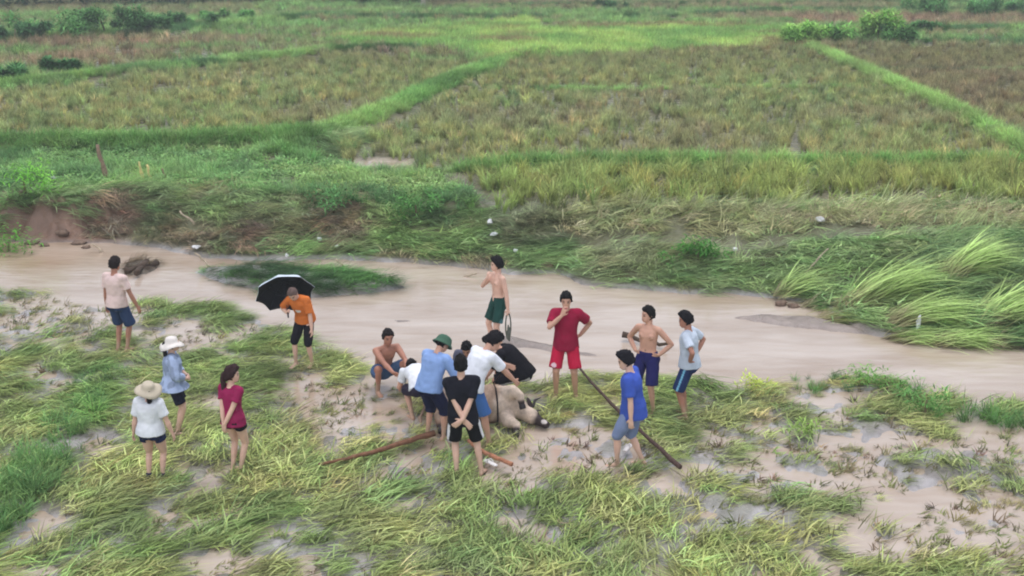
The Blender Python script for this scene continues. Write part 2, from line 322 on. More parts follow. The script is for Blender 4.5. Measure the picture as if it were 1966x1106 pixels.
def b_lodged(V, F, BL, R):                  # a swathe pressed over one way
    for i in range(46):
        y = R.gauss(0, .25); x = R.uniform(-.5, .3)
        blade_strip(V, F, BL, (x, y, R.uniform(.01, .09)), R.gauss(0, .3), R.uniform(-.05, .18), R.uniform(.4, .95), R.uniform(.014, .028), R.uniform(.1, .5), R.uniform(.4, 1.4), 3, R.uniform(-.8, .8))
    for i in range(9):
        blade_strip(V, F, BL, (R.uniform(-.4, .3), R.gauss(0, .2), .06), R.gauss(0, .5), R.uniform(.05, .4), R.uniform(.25, .5), .034, R.uniform(.8, 1.6), R.uniform(1.05, 1.5), 3)
def b_mat(V, F, BL, R):                     # rice trampled flat: broad stalks and leaves lying across each other
    for i in range(42):
        y = R.gauss(0, .3); x = R.uniform(-.6, .35); L = R.uniform(.5, 1.3)
        blade_strip(V, F, BL, (x, y, R.uniform(.01, .16)), R.gauss(0, .36), R.uniform(-.06, .2), L, R.uniform(.022, .056), R.uniform(.1, .5), R.choice((.35, .6, .85, 1.05, 1.3, 1.6))*R.uniform(.9, 1.1), 3, R.uniform(-.9, .9))
    for i in range(7):
        blade_strip(V, F, BL, (R.uniform(-.4, .3), R.gauss(0, .25), .08), R.gauss(0, .8), R.uniform(.1, .6), R.uniform(.4, .9), .06, R.uniform(.6, 1.6), R.uniform(1.1, 1.6), 3)
def b_tuft(V, F, BL, R):
    for i in range(36):
        a = R.uniform(0, 6.283); r = R.uniform(0, .14)
        blade_strip(V, F, BL, (r*math.cos(a), r*math.sin(a), 0), a+R.gauss(0, .7), R.uniform(.8, 1.5), R.uniform(.25, .5), R.uniform(.012, .022), R.uniform(.5, 2.2), R.uniform(.65, 1.3))
def b_weed(V, F, BL, R):                    # leafy creeping weeds
    for i in range(46):
        a = R.uniform(0, 6.283); r = .24*math.sqrt(R.random()); z = R.uniform(.02, .3)*(1-r*2)
        blade_strip(V, F, BL, (r*math.cos(a), r*math.sin(a), z), a+R.gauss(0, 1), R.uniform(-.1, .8), R.uniform(.07, .13), R.uniform(.04, .065), R.uniform(.3, 1.3), R.uniform(.6, 1.35), 2)
def b_stub(V, F, BL, R):                    # short muddy stubble, pressed one way
    for i in range(12):
        blade_strip(V, F, BL, (R.gauss(0, .05), R.gauss(0, .04), 0), R.gauss(0, .6), R.uniform(.05, .7), R.uniform(.08, .2), R.uniform(.012, .03), R.uniform(.2, 1.0), R.uniform(.6, 1.3), 2, R.uniform(-.8, .8))
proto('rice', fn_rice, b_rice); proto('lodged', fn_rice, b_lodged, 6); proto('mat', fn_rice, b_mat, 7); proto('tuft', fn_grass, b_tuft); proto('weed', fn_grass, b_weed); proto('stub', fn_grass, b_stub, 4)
def gn_tree():
    t = bpy.data.node_groups.new('scatter', 'GeometryNodeTree')
    t.interface.new_socket('Geometry', in_out='INPUT', socket_type='NodeSocketGeometry')
    t.interface.new_socket('Clumps', in_out='INPUT', socket_type='NodeSocketCollection')
    t.interface.new_socket('Geometry', in_out='OUTPUT', socket_type='NodeSocketGeometry')
    N, L = t.nodes, t.links; gi = N.new('NodeGroupInput'); go = N.new('NodeGroupOutput')
    ci = N.new('GeometryNodeCollectionInfo'); ci.inputs['Separate Children'].default_value = True; ci.inputs['Reset Children'].default_value = True
    ip = N.new('GeometryNodeInstanceOnPoints'); ip.inputs['Pick Instance'].default_value = True
    def att(n, ty):
        a = N.new('GeometryNodeInputNamedAttribute'); a.data_type = ty; a.inputs['Name'].default_value = n; return a.outputs['Attribute']
    er = N.new('FunctionNodeEulerToRotation')
    L.new(gi.outputs[0], ip.inputs['Points']); L.new(gi.outputs[1], ci.inputs['Collection']); L.new(ci.outputs[0], ip.inputs['Instance'])
    L.new(att('pick', 'INT'), ip.inputs['Instance Index']); L.new(att('rot', 'FLOAT_VECTOR'), er.inputs[0]); L.new(er.outputs[0], ip.inputs['Rotation'])
    L.new(att('scl', 'FLOAT_VECTOR'), ip.inputs['Scale']); L.new(ip.outputs[0], go.inputs[0]); return t
GN = gn_tree()
def scatter(name, label, cat, kind, x, y, z, rz, scl, tint, tilt=.12):
    n = len(x)
    if n == 0: return
    me = bpy.data.meshes.new(name); me.vertices.add(n); me.vertices.foreach_set('co', np.stack([x, y, z], 1).astype(np.float32).ravel())
    col, k = protos[kind]
    a = me.attributes.new('pick', 'INT', 'POINT'); a.data.foreach_set('value', RNG.integers(0, k, n).astype(np.int32))
    r = np.stack([RNG.normal(0, tilt, n), RNG.normal(0, tilt, n), rz], 1)
    a = me.attributes.new('rot', 'FLOAT_VECTOR', 'POINT'); a.data.foreach_set('vector', r.astype(np.float32).ravel())
    scl = np.asarray(scl); scl = np.stack([scl]*3, 1) if scl.ndim == 1 else scl
    a = me.attributes.new('scl', 'FLOAT_VECTOR', 'POINT'); a.data.foreach_set('vector', scl.astype(np.float32).ravel())
    a = me.attributes.new('tint', 'FLOAT_COLOR', 'POINT'); a.data.foreach_set('color', np.hstack([tint, np.ones((n, 1))]).astype(np.float32).ravel())
    o = link(name, me); md = o.modifiers.new('scatter', 'NODES'); md.node_group = GN
    md[[i.identifier for i in GN.interface.items_tree if i.name == 'Clumps'][0]] = col
    return tag(o, label, cat, kind='stuff')
def cand(y0, y1, dens, smax=.54):
    n = int(dens*smax*(y1*y1-y0*y0)); y = np.sqrt(RNG.uniform(y0*y0, y1*y1, n)); return RNG.uniform(-smax, smax, n)*y, y
def jit(c, n, a=.2):
    return np.repeat(np.asarray(c)[None], n, 0)*np.exp(RNG.normal(0, a, (n, 1)))*np.exp(RNG.normal(0, a*.35, (n, 3)))
def mixt(a, b, t, j=.2): return mixc(jit(a, len(t), j), jit(b, len(t), j), t)
T_RICE_Y, T_RICE_O, T_RICE_B = lin(184,186,126), lin(150,172,116), lin(164,158,128)
T_GRASS, T_BRIGHT, T_DARK, T_DULL = lin(152,204,120), lin(184,224,136), lin(112,156,104), lin(154,166,128)
T_LODG, T_LODG2, T_STRAW, T_BROWN = lin(184,198,130), lin(156,180,116), lin(200,190,140), lin(140,122,98)
ZP = np.zeros(3)
BIG = np.array([1., 1., 1.])

# upright rice in the far paddies
x, y = cand(25, 68, 5.6); m = (inpoly(x, y, F1) | inpoly(x, y, F2) | inpoly(x, y, F3) | inpoly(x, y, F4))
for q in PUDS: m &= sdpoly(x, y, q) < -.15
for k, (pl, hw, hh, _) in BUNDS.items(): m &= dline(x, y, pl) > hw*.75
gap = fbm(x, y, 2.2, 91); m &= (gap > .17) | (RNG.random(len(x)) < .35); x, y = x[m], y[m]
def ricetint(x, y):
    n1, n2 = fbm(x, y, 4, 92), fbm(x, y, 1.0, 93)
    t = mixt(T_RICE_O, T_RICE_Y, smooth(.3, .7, n2*.35+n1*.2+.45*RNG.random(len(x)))); t = mixc(t, jit(T_RICE_B, len(x)), .5*smooth(.52, .74, fbm(x, y, 6, 94)))
    f4 = inpoly(x, y, F4); t[f4] = t[f4]*.55+jit(lin(150,122,108), f4.sum())*.45
    up = smooth(50, 62, y)*.5; t = mixc(t, jit(lin(140,142,100), len(x)), up); f1 = inpoly(x, y, F1); t[f1] = t[f1]*.5+mixt(lin(186,192,104), lin(140,172,92), RNG.random(f1.sum()))*.5; return t
scatter('standing_rice', 'olive standing rice filling the paddies across the stream', 'rice', 'rice', x, y, zat(x, y)-.02, RNG.uniform(0, 6.28, len(x)), RNG.uniform(.55, 1.05, len(x))*np.where(inpoly(x, y, F1), 1.05, .82), ricetint(x, y))
# pale lodged rice along the near edge of the strip paddy
x, y = cand(22, 36, 20); m = inpoly(x, y, F1B); x, y = x[m], y[m]
scatter('lodged_rice_strip', 'pale bent rice along the edge of the strip paddy', 'rice', 'lodged', x, y, zat(x, y), RNG.normal(.5, .6, len(x)), RNG.uniform(.5, .9, len(x)), mixt(lin(168,186,126), lin(200,198,156), RNG.random(len(x))), .3)
# far fields between the bunds
x, y = cand(46, 115, 2.6); m = ~(inpoly(x, y, F1) | inpoly(x, y, F2) | inpoly(x, y, F3) | inpoly(x, y, F4) | inpoly(x, y, BRIGHT))
for k, (pl, hw, hh, _) in BUNDS.items(): m &= dline(x, y, pl) > hw
x, y = x[m], y[m]; n = fbm(x/3, y, 4, 95); t = mixt(lin(160,160,120), lin(146,186,116), smooth(.38, .56, n)); t = mixc(t, jit(lin(178,150,128), len(x)), .7*smooth(.55, .7, fbm(x/4, y, 5, 96)))
scatter('far_paddy_rice', 'mottled tan and green rice in the farthest paddies', 'rice', 'rice', x, y, zat(x, y)-.05, RNG.uniform(0, 6.28, len(x)), RNG.uniform(.6, 1.1, len(x)), t)
# bright grass patch
x, y = cand(55, 100, 16); m = inpoly(x, y, BRIGHT); x, y = x[m], y[m]; n = fbm(x, y, 3, 97)
scatter('bright_grass', 'bright fresh green grass patch behind the big paddy', 'grass', 'tuft', x, y, zat(x, y)-.02, RNG.uniform(0, 6.28, len(x)), RNG.uniform(.8, 1.5, len(x)), mixc(mixt(lin(190,222,128), lin(150,196,112), smooth(.4, .6, n)), jit(lin(166,146,112), len(x)), .8*smooth(.6, .72, fbm(x/2, y, 2.5, 98))))
# grass on the bunds
BX, BY, BT, BS = [], [], [], []
for k, (pl, hw, hh, ty) in BUNDS.items():
    seg = np.hypot(*(pl[1:]-pl[:-1]).T); L = seg.sum(); n = int(L*hw*2*(30 if pl[:, 1].mean() < 60 else 14)); u = RNG.uniform(0, L, n); cs = np.concatenate([[0], np.cumsum(seg)])
    bx, by = np.interp(u, cs, pl[:, 0]), np.interp(u, cs, pl[:, 1]); off = RNG.normal(0, hw*.55, n)
    bx = bx+RNG.normal(0, hw*.5, n)*.6; by = by+off; mm = np.abs(bx) < by*.54; bx, by = bx[mm], by[mm]; n = len(bx)
    c = {'grass': T_GRASS, 'bright': T_BRIGHT, 'dark': T_DARK, 'dull': T_DULL}[ty]
    nn = fbm(bx, by, 2.0, 99); tt = mixt(c, c*.62 if ty != 'dark' else lin(84,128,70), smooth(.4, .65, nn)); tt = mixc(tt, jit(T_BRIGHT, n), .7*smooth(.52, .72, fbm(bx, by, 3.5, 101)))
    BX.append(bx); BY.append(by); BT.append(tt); BS.append(RNG.uniform(.7, 1.15, n)*(.7 if k in ('b6', 'b13') else 1.)*(1.2 if k in ('b2', 'b7', 'b8') else 1.))
x, y = np.concatenate(BX), np.concatenate(BY)
scatter('bund_grass', 'green grass growing on the earth bunds between paddies', 'grass', 'tuft', x, y, zat(x, y)-.02, RNG.uniform(0, 6.28, len(x)), np.concatenate(BS), np.vstack(BT))
# lush slope on the left of the far bank
x, y = cand(23, 40, 26); m = inpoly(x, y, G1); x, y = x[m], y[m]; n = fbm(x, y, 1.6, 103)
tt = mixt(lin(150,196,126), lin(118,160,106), smooth(.45, .65, n)); tt = mixc(tt, jit(lin(178,214,136), len(x)), .8*smooth(.55, .7, fbm(x, y, 2.4, 104)))
w = RNG.random(len(x)) < smooth(.35, .6, fbm(x, y, 2, 105))
for nm, lb, kd, mk in (('lush_bank_grass', 'lush green grass on the left of the far bank', 'tuft', ~w), ('bank_weeds', 'leafy green weeds among the grass of the far bank', 'weed', w)):
    scatter(nm, lb, 'grass' if kd == 'tuft' else 'weeds', kd, x[mk], y[mk], zat(x[mk], y[mk])-.02, RNG.uniform(0, 6.28, mk.sum()), RNG.uniform(.6, 1.05, mk.sum()), tt[mk])
# flattened grass and flood debris on the slope to the water
x, y = cand(19, 38, 26); _, sn, sf = terrain(x, y)
m = (sf > .12) & ~inpoly(x, y, F1) & ~inpoly(x, y+.5, F1B) & ~inpoly(x, y-.3, G1) & ~inpoly(x, y, F2) & ~inpoly(x, y, F3) & (dline(x, y, BUNDS['b1'][0]) > .4)
m &= ~((x > -12.2) & (x < -10.2) & (sf < .6)); x, y, sf = x[m], y[m], sf[m]
n = fbm(x, y, 1.5, 107); br = .7*smooth(.55, .68, fbm(x/1.6, y, 1.5, 108))*(1-smooth(3.5, 6, x)*.7)*np.where(x < -4.5, 1., .6)
for dpx, dpy, drx, dry in ((325,445,120,34),(640,425,80,24),(870,478,110,16),(1075,512,50,12),(220,425,80,26),(480,440,60,14),(760,465,60,12)):
    c0 = P(dpx, dpy, .45); ex = abs(P(dpx+drx, dpy, .45).x-c0.x); ey = abs(P(dpx, dpy-dry, .45).y-c0.y); br = np.maximum(br, 1-smooth(.5, 1.2, np.hypot((x-c0.x)/ex, (y-c0.y)/ey)+(fbm(x, y, .5, 211)-.5)*.9))
tt = mixt(lin(164,198,134), lin(132,164,114), smooth(.45, .66, n)); tt = mixc(tt, jit(lin(168,208,128), len(x)), .75*smooth(.52, .68, fbm(x, y, 1.8, 109))); tt = mixc(tt, jit(lin(172,152,132), len(x), .3), br*.85)
scatter('flattened_bank_grass', 'flattened green grass and brown flood debris on the far bank', 'grass', 'lodged', x, y, zat(x, y), RNG.normal(.15, .5, len(x))+br*RNG.normal(0, .9, len(x)), RNG.uniform(.55, .95, len(x))*(1-.2*br), tt, .2)
# grass islands in the stream
x, y = cand(20, 31, 34); m = (sdpoly(x, y, ISLE) > .05); x, y = x[m], y[m]; n = fbm(x, y, .8, 111)
scatter('islet_grass', 'dark green grass islet lying in the muddy stream', 'grass', 'lodged', x, y, np.maximum(zat(x, y), 0), RNG.normal(.1, .5, len(x)), RNG.uniform(.35, .6, len(x)), mixt(lin(104,150,88), lin(78,108,74), smooth(.35, .6, n)), .2)
x, y = cand(20, 31, 26); m = (sdpoly(x, y, ISLE2) > 0); x, y = x[m], y[m]
scatter('snagged_debris', 'dark clump of flood debris snagged in the stream', 'debris', 'lodged', x, y, np.maximum(zat(x, y), 0), RNG.uniform(-1, 1, len(x)), RNG.uniform(.25, .45, len(x)), mixt(lin(136,124,98), lin(92,80,66), RNG.random(len(x))), .3)
# lodged rice of the near flat
x, y = cand(9, 27, 31); _, sn, sf = terrain(x, y); b = bareness(x, y)
m = (sn > .0) & (RNG.random(len(x)) > np.minimum(smooth(.08, .6, b), .93)); x, y, b, sn = x[m], y[m], b[m], sn[m]
ang = np.interp(y, [12, 15, 19, 30], [.85, .75, .2, .05])+(fbm(x, y, 2.0, 113)-.5)*2.6+RNG.normal(0, .4, len(x))
n = fbm(x, y, 1.3, 115); n2 = fbm(x, y, .5, 117)
tt = mixt(T_LODG, T_LODG2, smooth(.38, .6, n)); tt = mixc(tt, jit(lin(116,146,88), len(x)), .6*smooth(.48, .66, n2)); tt = mixc(tt, jit(lin(210,210,146), len(x)), .35*smooth(.55, .7, fbm(x, y, .7, 119))); tt = mixc(tt, jit(T_BROWN, len(x)), .35*smooth(.2, .45, b))
dd = dline(x, y, DITCH); tt = mixc(tt, jit(lin(128,170,100), len(x)), .7*(1-smooth(.25, .6, dd)))
scatter('lodged_rice', 'yellow green flattened rice covering the near flat', 'rice', 'mat', x, y, np.maximum(zat(x, y), 0)+.0, ang, np.stack([RNG.uniform(.24, .5, len(x))]*2+[RNG.uniform(.25, .6, len(x))], 1)*(1-.55*smooth(.25, .6, b))[:, None], tt, .09)
# green fringe along the shore and the ditch
x, y = cand(10, 22, 40); m = (dline(x, y, DITCH) < .38) | ((dline(x, y, PL([(1560,742),(1650,735),(1730,752),(1800,790),(1880,800),(1966,812)])) < .35) & (RNG.random(len(x)) < .6)) | ((dline(x, y, PL([(270,596),(350,592),(430,600),(480,612)])) < .3))
x, y = x[m], y[m]
scatter('fringe_grass', 'darker green grass along the ditch and the water edge', 'grass', 'tuft', x, y, np.maximum(zat(x, y), 0), RNG.uniform(0, 6.28, len(x)), RNG.uniform(.4, .9, len(x))*np.where(y > 17.5, .6, 1), mixt(lin(140,184,112), lin(104,146,92), RNG.random(len(x))), .25)
# stubble and clods poking out of the bare mud
x, y = cand(9, 24, 46); _, sn, sf = terrain(x, y); b = bareness(x, y); m = (sn > .1) & (b > .25) & (fbm(x, y, .5, 121) > .44); x, y = x[m], y[m]
scatter('mud_stubble', 'short muddy stubble sticking out of the wet mud', 'stubble', 'stub', x, y, np.maximum(zat(x, y), 0)-.01, RNG.normal(.5, .8, len(x)), RNG.uniform(.25, 1.15, len(x)), mixt(lin(138,126,106), lin(150,164,104), RNG.random(len(x)), .3), .3)

# ------------------------------------------------------------------ single plants
class B:
    def __init__(s): s.V, s.F = [], []
    def ring(s, c, ex, ey, n=14):
        i = len(s.V)
        for k in range(n):
            a = 2*math.pi*k/n; s.V.append(c+ex*math.cos(a)+ey*math.sin(a))
        return list(range(i, i+n))
    def loft(s, st, n=14):
        rs = [s.ring(Vector(c), Vector(ex), Vector(ey), n) for c, ex, ey in st]
        for a, b in zip(rs[:-1], rs[1:]):
            for k in range(n): s.F.append((a[k], a[(k+1) % n], b[(k+1) % n], b[k]))
        for r, c in ((rs[0][::-1], st[0][0]), (rs[-1], st[-1][0])):
            i = len(s.V); s.V.append(Vector(c))
            for k in range(n): s.F.append((r[k], r[(k+1) % n], i))
    def limb(s, a, b, radii, ball=True, n=12):
        a, b = Vector(a), Vector(b); d = (b-a).normalized()
        x = d.orthogonal().normalized(); y = d.cross(x); m = len(radii)-1
        s.loft([(a.lerp(b, k/m), x*r, y*r) for k, r in enumerate(radii)], n)
        if ball: s.ball(a, radii[0]); s.ball(b, radii[-1])
    def ball(s, c, r, ax=None):
        c = Vector(c); X, Y, Z = (Vector((r, 0, 0)), Vector((0, r, 0)), Vector((0, 0, r))) if ax is None else ax
        s.loft([(c+Z*math.cos(t), X*math.sin(t), Y*math.sin(t)) for t in (2.9, 2.5, 2.1, 1.57, 1.05, .65, .25)], 10)
    def remesh(s, name, voxel, it=4, fac=.5):
        me = mesh(name, s.V, s.F); o = bpy.data.objects.new('tmp', me); COL.objects.link(o)
        m = o.modifiers.new('r', 'REMESH'); m.mode = 'VOXEL'; m.voxel_size = voxel; m.use_smooth_shade = True
        m = o.modifiers.new('s', 'SMOOTH'); m.iterations = it; m.factor = fac
        dg = bpy.context.evaluated_depsgraph_get(); out = bpy.data.meshes.new_from_object(o.evaluated_get(dg)); out.name = name
        bpy.data.objects.remove(o); bpy.data.meshes.remove(me); return out
B0 = B
M_STEM = plain('woody_stem', lin(112,98,78), .85, .2, .25, 12, .4)
def tussock(px, py, z, L, az, n, spread, label, tint=lin(196,228,146), lift=.5):
    """a big clump of reed grass pressed over by the flood"""
    L *= .84; lift *= .8; R = random.Random(int(px*7+py)); c = P(px+14, py, z); c.z = max(float(zat(c.x, c.y)[0]), 0)
    root = empty('grass_tussock', c); tag(root, label, 'grass tussock', 'reed grass tussocks bent over by the flood')
    V, F, BL = [], [], []
    for i in range(int(n*1.6)):
        a = az+R.gauss(0, spread); w = R.gauss(0, .16)
        blade_strip(V, F, BL, (R.gauss(0, .12), w, R.uniform(0, .06)), a, lift*R.uniform(.05, 1.25)+.05, L*R.uniform(.55, 1.1), R.uniform(.018, .038), R.uniform(.5, 1.5), R.choice((.55, .8, 1, 1.15, 1.45))*R.uniform(.85, 1.15), 6, R.uniform(-.6, .6))
    me = mesh('leaves', V, F, False); t = np.array([b[0] for b in BL]); r = np.array([b[1] for b in BL])
    setcol(me, fn_grass(t, r), 'bl'); setcol(me, mixc(np.repeat(lin(186,176,140)[None], len(t), 0), np.repeat(tint[None], len(t), 0), smooth(.05, .3, t)), 'tint')
    link('leaves', me, root, M_TUS)
    V, F, BL = [], [], []                   # pale exposed stalk bases
    for i in range(26):
        blade_strip(V, F, BL, (R.gauss(-.05, .1), R.gauss(0, .12), 0), az+R.gauss(0, .5), R.uniform(.2, .9), R.uniform(.25, .5), .03, .5, R.uniform(.7, 1.2), 3)
    me = mesh('stalk_bases', V, F, False); setcol(me, [(b[1],)*3 for b in BL], 'bl'); setcol(me, np.repeat(lin(178,166,138)[None], len(V), 0), 'tint')
    link('stalk_bases', me, root, M_TUS); return root
TZ = .35
tussock(1632, 548, .55, 2.7, .18, 380, .22, 'largest reed grass tussock arching right above the dark hollow in the bank', lift=.75)
tussock(1490, 530, .45, 1.35, .35, 150, .3, 'lone bent reed tussock with one pale stalk left of the big ones', lift=.8)
tussock(1578, 603, .1, 1.25, -.12, 150, .2, 'low reed tussock at the tip of the grey mud bar', lift=.35, tint=lin(164,186,112))
tussock(1600, 575, .2, 1.1, -.05, 110, .25, 'small reed tussock at the mud between the big tussock and the bar', lift=.4)
tussock(1705, 640, .1, 1.3, -.15, 170, .22, 'bent reed tussock at the water edge under the white scrap', lift=.4)
tussock(1712, 588, .45, 2.2, .05, 300, .25, 'wide low reed tussock under the largest one', lift=.5)
tussock(1815, 520, .7, 1.9, .25, 280, .3, 'high reed tussock behind the largest one, against the pale rice', lift=.8)
tussock(1880, 585, .5, 2.0, .3, 260, .3, 'reed tussock at the right edge beside the white bag', lift=.7)
tussock(1790, 632, .25, 1.6, .0, 220, .25, 'reed tussock hanging over the water at lower right', lift=.45)
tussock(1900, 640, .2, 1.5, .1, 180, .3, 'dark reed tussock at the right edge near the driftwood', lift=.5, tint=lin(116,152,98))
tussock(1990, 540, .6, 2.0, .35, 220, .3, 'reed tussock cut by the right edge of the photo', lift=.7)
tussock(1545, 545, .45, .9, .1, 110, .35, 'short flattened tussock between the lone one and the largest', lift=.4, tint=lin(122,160,100))

def bush(name, px, py, w, h, tint, label, group, stems=5, n=420, leaf=(.1, .17), z=ZF, cat='shrub'):
    R = random.Random(int(px*3+py*11)); c = P(px, py, z); c.z = float(zat(c.x, c.y)[0])-.03
    root = empty(name, c); tag(root, label, cat, group)
    V, F, BL = [], [], []; cl = [(R.gauss(0, w*.33), R.gauss(0, w*.2), h*R.uniform(.3, .85), R.uniform(.18, .34)*min(w, h*1.3)) for _ in range(9)]
    for i in range(n):
        cx, cy, cz, cr = R.choice(cl); d = Vector((R.gauss(0, 1), R.gauss(0, 1), R.gauss(0, 1))).normalized()*cr*R.random()**.4
        p = (cx+d.x, cy+d.y, max(.03, cz+d.z))
        blade_strip(V, F, BL, p, math.atan2(d.y, d.x)+R.gauss(0, .8), R.uniform(-.4, .8), R.uniform(*leaf)*1.5, R.uniform(*leaf)*.5, R.uniform(.2, 1.2), R.uniform(.55, 1.4), 2)
    me = mesh('crown', V, F, False); setcol(me, fn_grass(np.array([b[0] for b in BL]), np.array([b[1] for b in BL])), 'bl')
    V = np.array(V); tt = mixc(np.repeat((tint*.7)[None], len(V), 0), np.repeat(tint[None]*1.2, len(V), 0), smooth(.3, .7, vn3(V*1.6+px, 3))); setcol(me, np.minimum(tt*2.1, .8), 'tint'); link('crown', me, root, M_TUS)
    t = B0(); t.limb((0, 0, -.05), (R.gauss(0, w*.06), R.gauss(0, w*.06), h*.6), [.05*h, .035*h, .02*h], False, 7); link('stem', mesh('stem', t.V, t.F), root, M_STEM)
    return root
SH = 'shrubs along the far bunds'
for px, py, w, h, c, lb in (
    (30,84,3.2,1.3,(66,104,66),'low dark shrub at the left edge of the far hedge'),
    (120,76,4.2,2.3,(84,126,74),'tallest rounded shrub of the hedge at upper left'),
    (205,74,3.2,2.0,(78,118,72),'upright shrub beside the tallest one in the far hedge'),
    (275,68,3.4,1.2,(72,110,66),'low shrub in the middle of the far hedge'),
    (345,58,3.0,1.3,(74,114,70),'shrub at the right half of the far hedge'),
    (450,46,3.4,1.0,(92,136,78),'lowest pale shrub at the right end of the far hedge'),
    (1535,90,2.0,1.5,(120,166,84),'left shrub of the bright thicket at the head of the diagonal bund'),
    (1600,88,2.6,1.7,(104,152,78),'middle shrub of the bright thicket at the head of the diagonal bund'),
    (1685,84,2.0,2.2,(122,170,86),'tallest bright shrub at the right of the thicket'),
    (1722,90,1.5,1.1,(76,116,64),'dark low shrub at the right foot of the thicket'),
    (1770,66,1.4,.9,(66,108,60),'small dark round shrub right of the thicket'),
    (1800,34,3.5,1.8,(86,134,78),'wide far shrub near the top right corner'),
    (1900,34,4.0,1.6,(80,126,76),'far shrub in the top right corner'),
    (700,12,5.0,1.8,(70,108,66),'dark shrub at the top edge left of the pale trunk'),
    (1180,20,2.5,.9,(62,100,60),'small dark far shrub at the top edge right of centre'),
    (25,165,2.0,.9,(66,104,64),'dark shrub on the upper left bund at the left edge'),
    (128,150,1.2,.9,(62,102,62),'small dark shrub standing on the upper left bund')):
    bush('shrub', px, py, w, h*.78, lin(*c), lb, SH, n=2200, leaf=(.17, .3))
BK = 'leafy plants on the stream banks'
for px, py, w, h, c, lb, z in (
    (1340,468,1.0,.55,(70,118,56),'dark leafy plant on the far bank below the pale rice',.7),
    (800,405,.9,.7,(78,122,66),'dark round plant where the green slope meets the strip paddy',.8),
    (640,395,1.0,.7,(74,112,68),'dark round plant on the green slope left of centre',.8),
    (15,440,1.4,1.0,(92,148,66),'overhanging green plant at the left edge beside the eroded bank',.5),
    (50,380,1.4,.8,(108,166,70),'bright overhanging plant above the eroded bank',.8)):
    bush('bank_plant', px, py, w, h, lin(*c), lb, BK, n=420, leaf=(.07, .12), z=z, cat='plant')
for px, py, w, h, c, lb in (
    (1650,742,.5,.4,(104,146,76),'leafy weed on the near shore beside the bare puddle'),
    (1700,752,.5,.35,(92,136,70),'lower leafy weed on the near shore right of the puddle'),
    (1775,805,.4,.55,(88,134,72),'tall thin weed on the near shore at right'),
    (1745,775,.5,.3,(84,122,70),'small weed between the two taller weeds at right'),
    (1450,750,.5,.3,(136,164,70),'yellow green weed right of the man in the grey shirt'),
    (1560,840,.35,.4,(142,172,96),'pale weed standing in the mud at right')):
    bush('shore_weed', px, py, w, h, lin(*c), lb, 'weeds on the near shore', n=150, leaf=(.045, .08), z=0, cat='weed')

# wood at the top left: one dark mass; one tree with a pale trunk
V, F, BL = [], [], []; R = random.Random(5)
for k in range(46):
    t = k/45; px = -500+t*3000; py = 22-14*max(0, px)/520 if px < 520 else (9 if 640 < px < 880 else 4); c = P(px, py, ZF); cx, cy = c.x+R.gauss(0, 1), c.y+R.uniform(1, 4); hh = R.uniform(5, 8)
    for i in range(520):
        a = R.uniform(0, 6.28); q = R.random()**.5; zz = hh*R.random()
        blade_strip(V, F, BL, (cx+math.cos(a)*q*3.2, cy+math.sin(a)*q*2.2, ZF+zz), R.uniform(0, 6.28), R.uniform(-.5, .7), R.uniform(.5, .9), R.uniform(.28, .5), .6, R.uniform(.5, 1.4), 2)
me = mesh('treeline', V, F, False); setcol(me, fn_grass(np.array([b[0] for b in BL]), np.array([b[1] for b in BL])), 'bl'); setcol(me, jit(lin(70,104,74), len(V), .02), 'tint')
tag(link('treeline', me, mat=M_TUS), 'dark green far wood along the top edge', 'trees', kind='stuff')

def pale_tree(px, py):
    R = random.Random(3); c = P(px, py, ZF); c.z = float(zat(c.x, c.y)[0]); root = empty('tree', c); tag(root, 'lone tree with a pale trunk at the top edge left of centre', 'tree')
    t = B(); t.limb((0, 0, -.1), (.15, 0, 2.2), [.22, .17, .14]); 
    for dx, dy, dz in ((-.9, .3, 1.6), (1.0, .2, 1.5), (.1, -.6, 1.9)): t.limb((.15, 0, 2.1), (.15+dx, dy, 2.1+dz), [.11, .08, .04])
    link('trunk', t.remesh('trunk', .05, 2), root, plain('pale_bark', lin(176,168,150), .85, .2, .25, 5, .4))
    V, F, BL = [], [], []; cl = [(R.gauss(0, 1.2), R.gauss(0, 1), R.uniform(2.6, 4.8), R.uniform(.7, 1.2)) for _ in range(14)]
    for i in range(2600):
        x0, y0, z0, r0 = R.choice(cl); d = Vector((R.gauss(0, 1), R.gauss(0, 1), R.gauss(0, 1))).normalized()*r0*R.random()**.4
        blade_strip(V, F, BL, (x0+d.x, y0+d.y, z0+d.z), R.uniform(0, 6.28), R.uniform(-.6, .6), R.uniform(.2, .35), R.uniform(.1, .18), .6, R.uniform(.55, 1.4), 2)
    me = mesh('crown', V, F, False); setcol(me, fn_grass(np.array([b[0] for b in BL]), np.array([b[1] for b in BL])), 'bl'); setcol(me, np.repeat(lin(96,134,88)[None], len(V), 0), 'tint'); link('crown', me, root, M_TUS)
pale_tree(812, 17)

# ------------------------------------------------------------------ body builder
def ik(a, t, l1, l2, pole):
    a, t = Vector(a), Vector(t); d = t-a; L = max(.05, min(d.length, (l1+l2)*.998)); d.normalize(); t = a+d*L
    x = (l1*l1-l2*l2+L*L)/(2*L); h = math.sqrt(max(0, l1*l1-x*x)); p = Vector(pole); p = p-d*p.dot(d)
    if p.length < 1e-4: p = d.orthogonal()
    return a+d*x+p.normalized()*h, t
def rotv(v, axis, ang): return Matrix.Rotation(ang, 3, axis) @ v

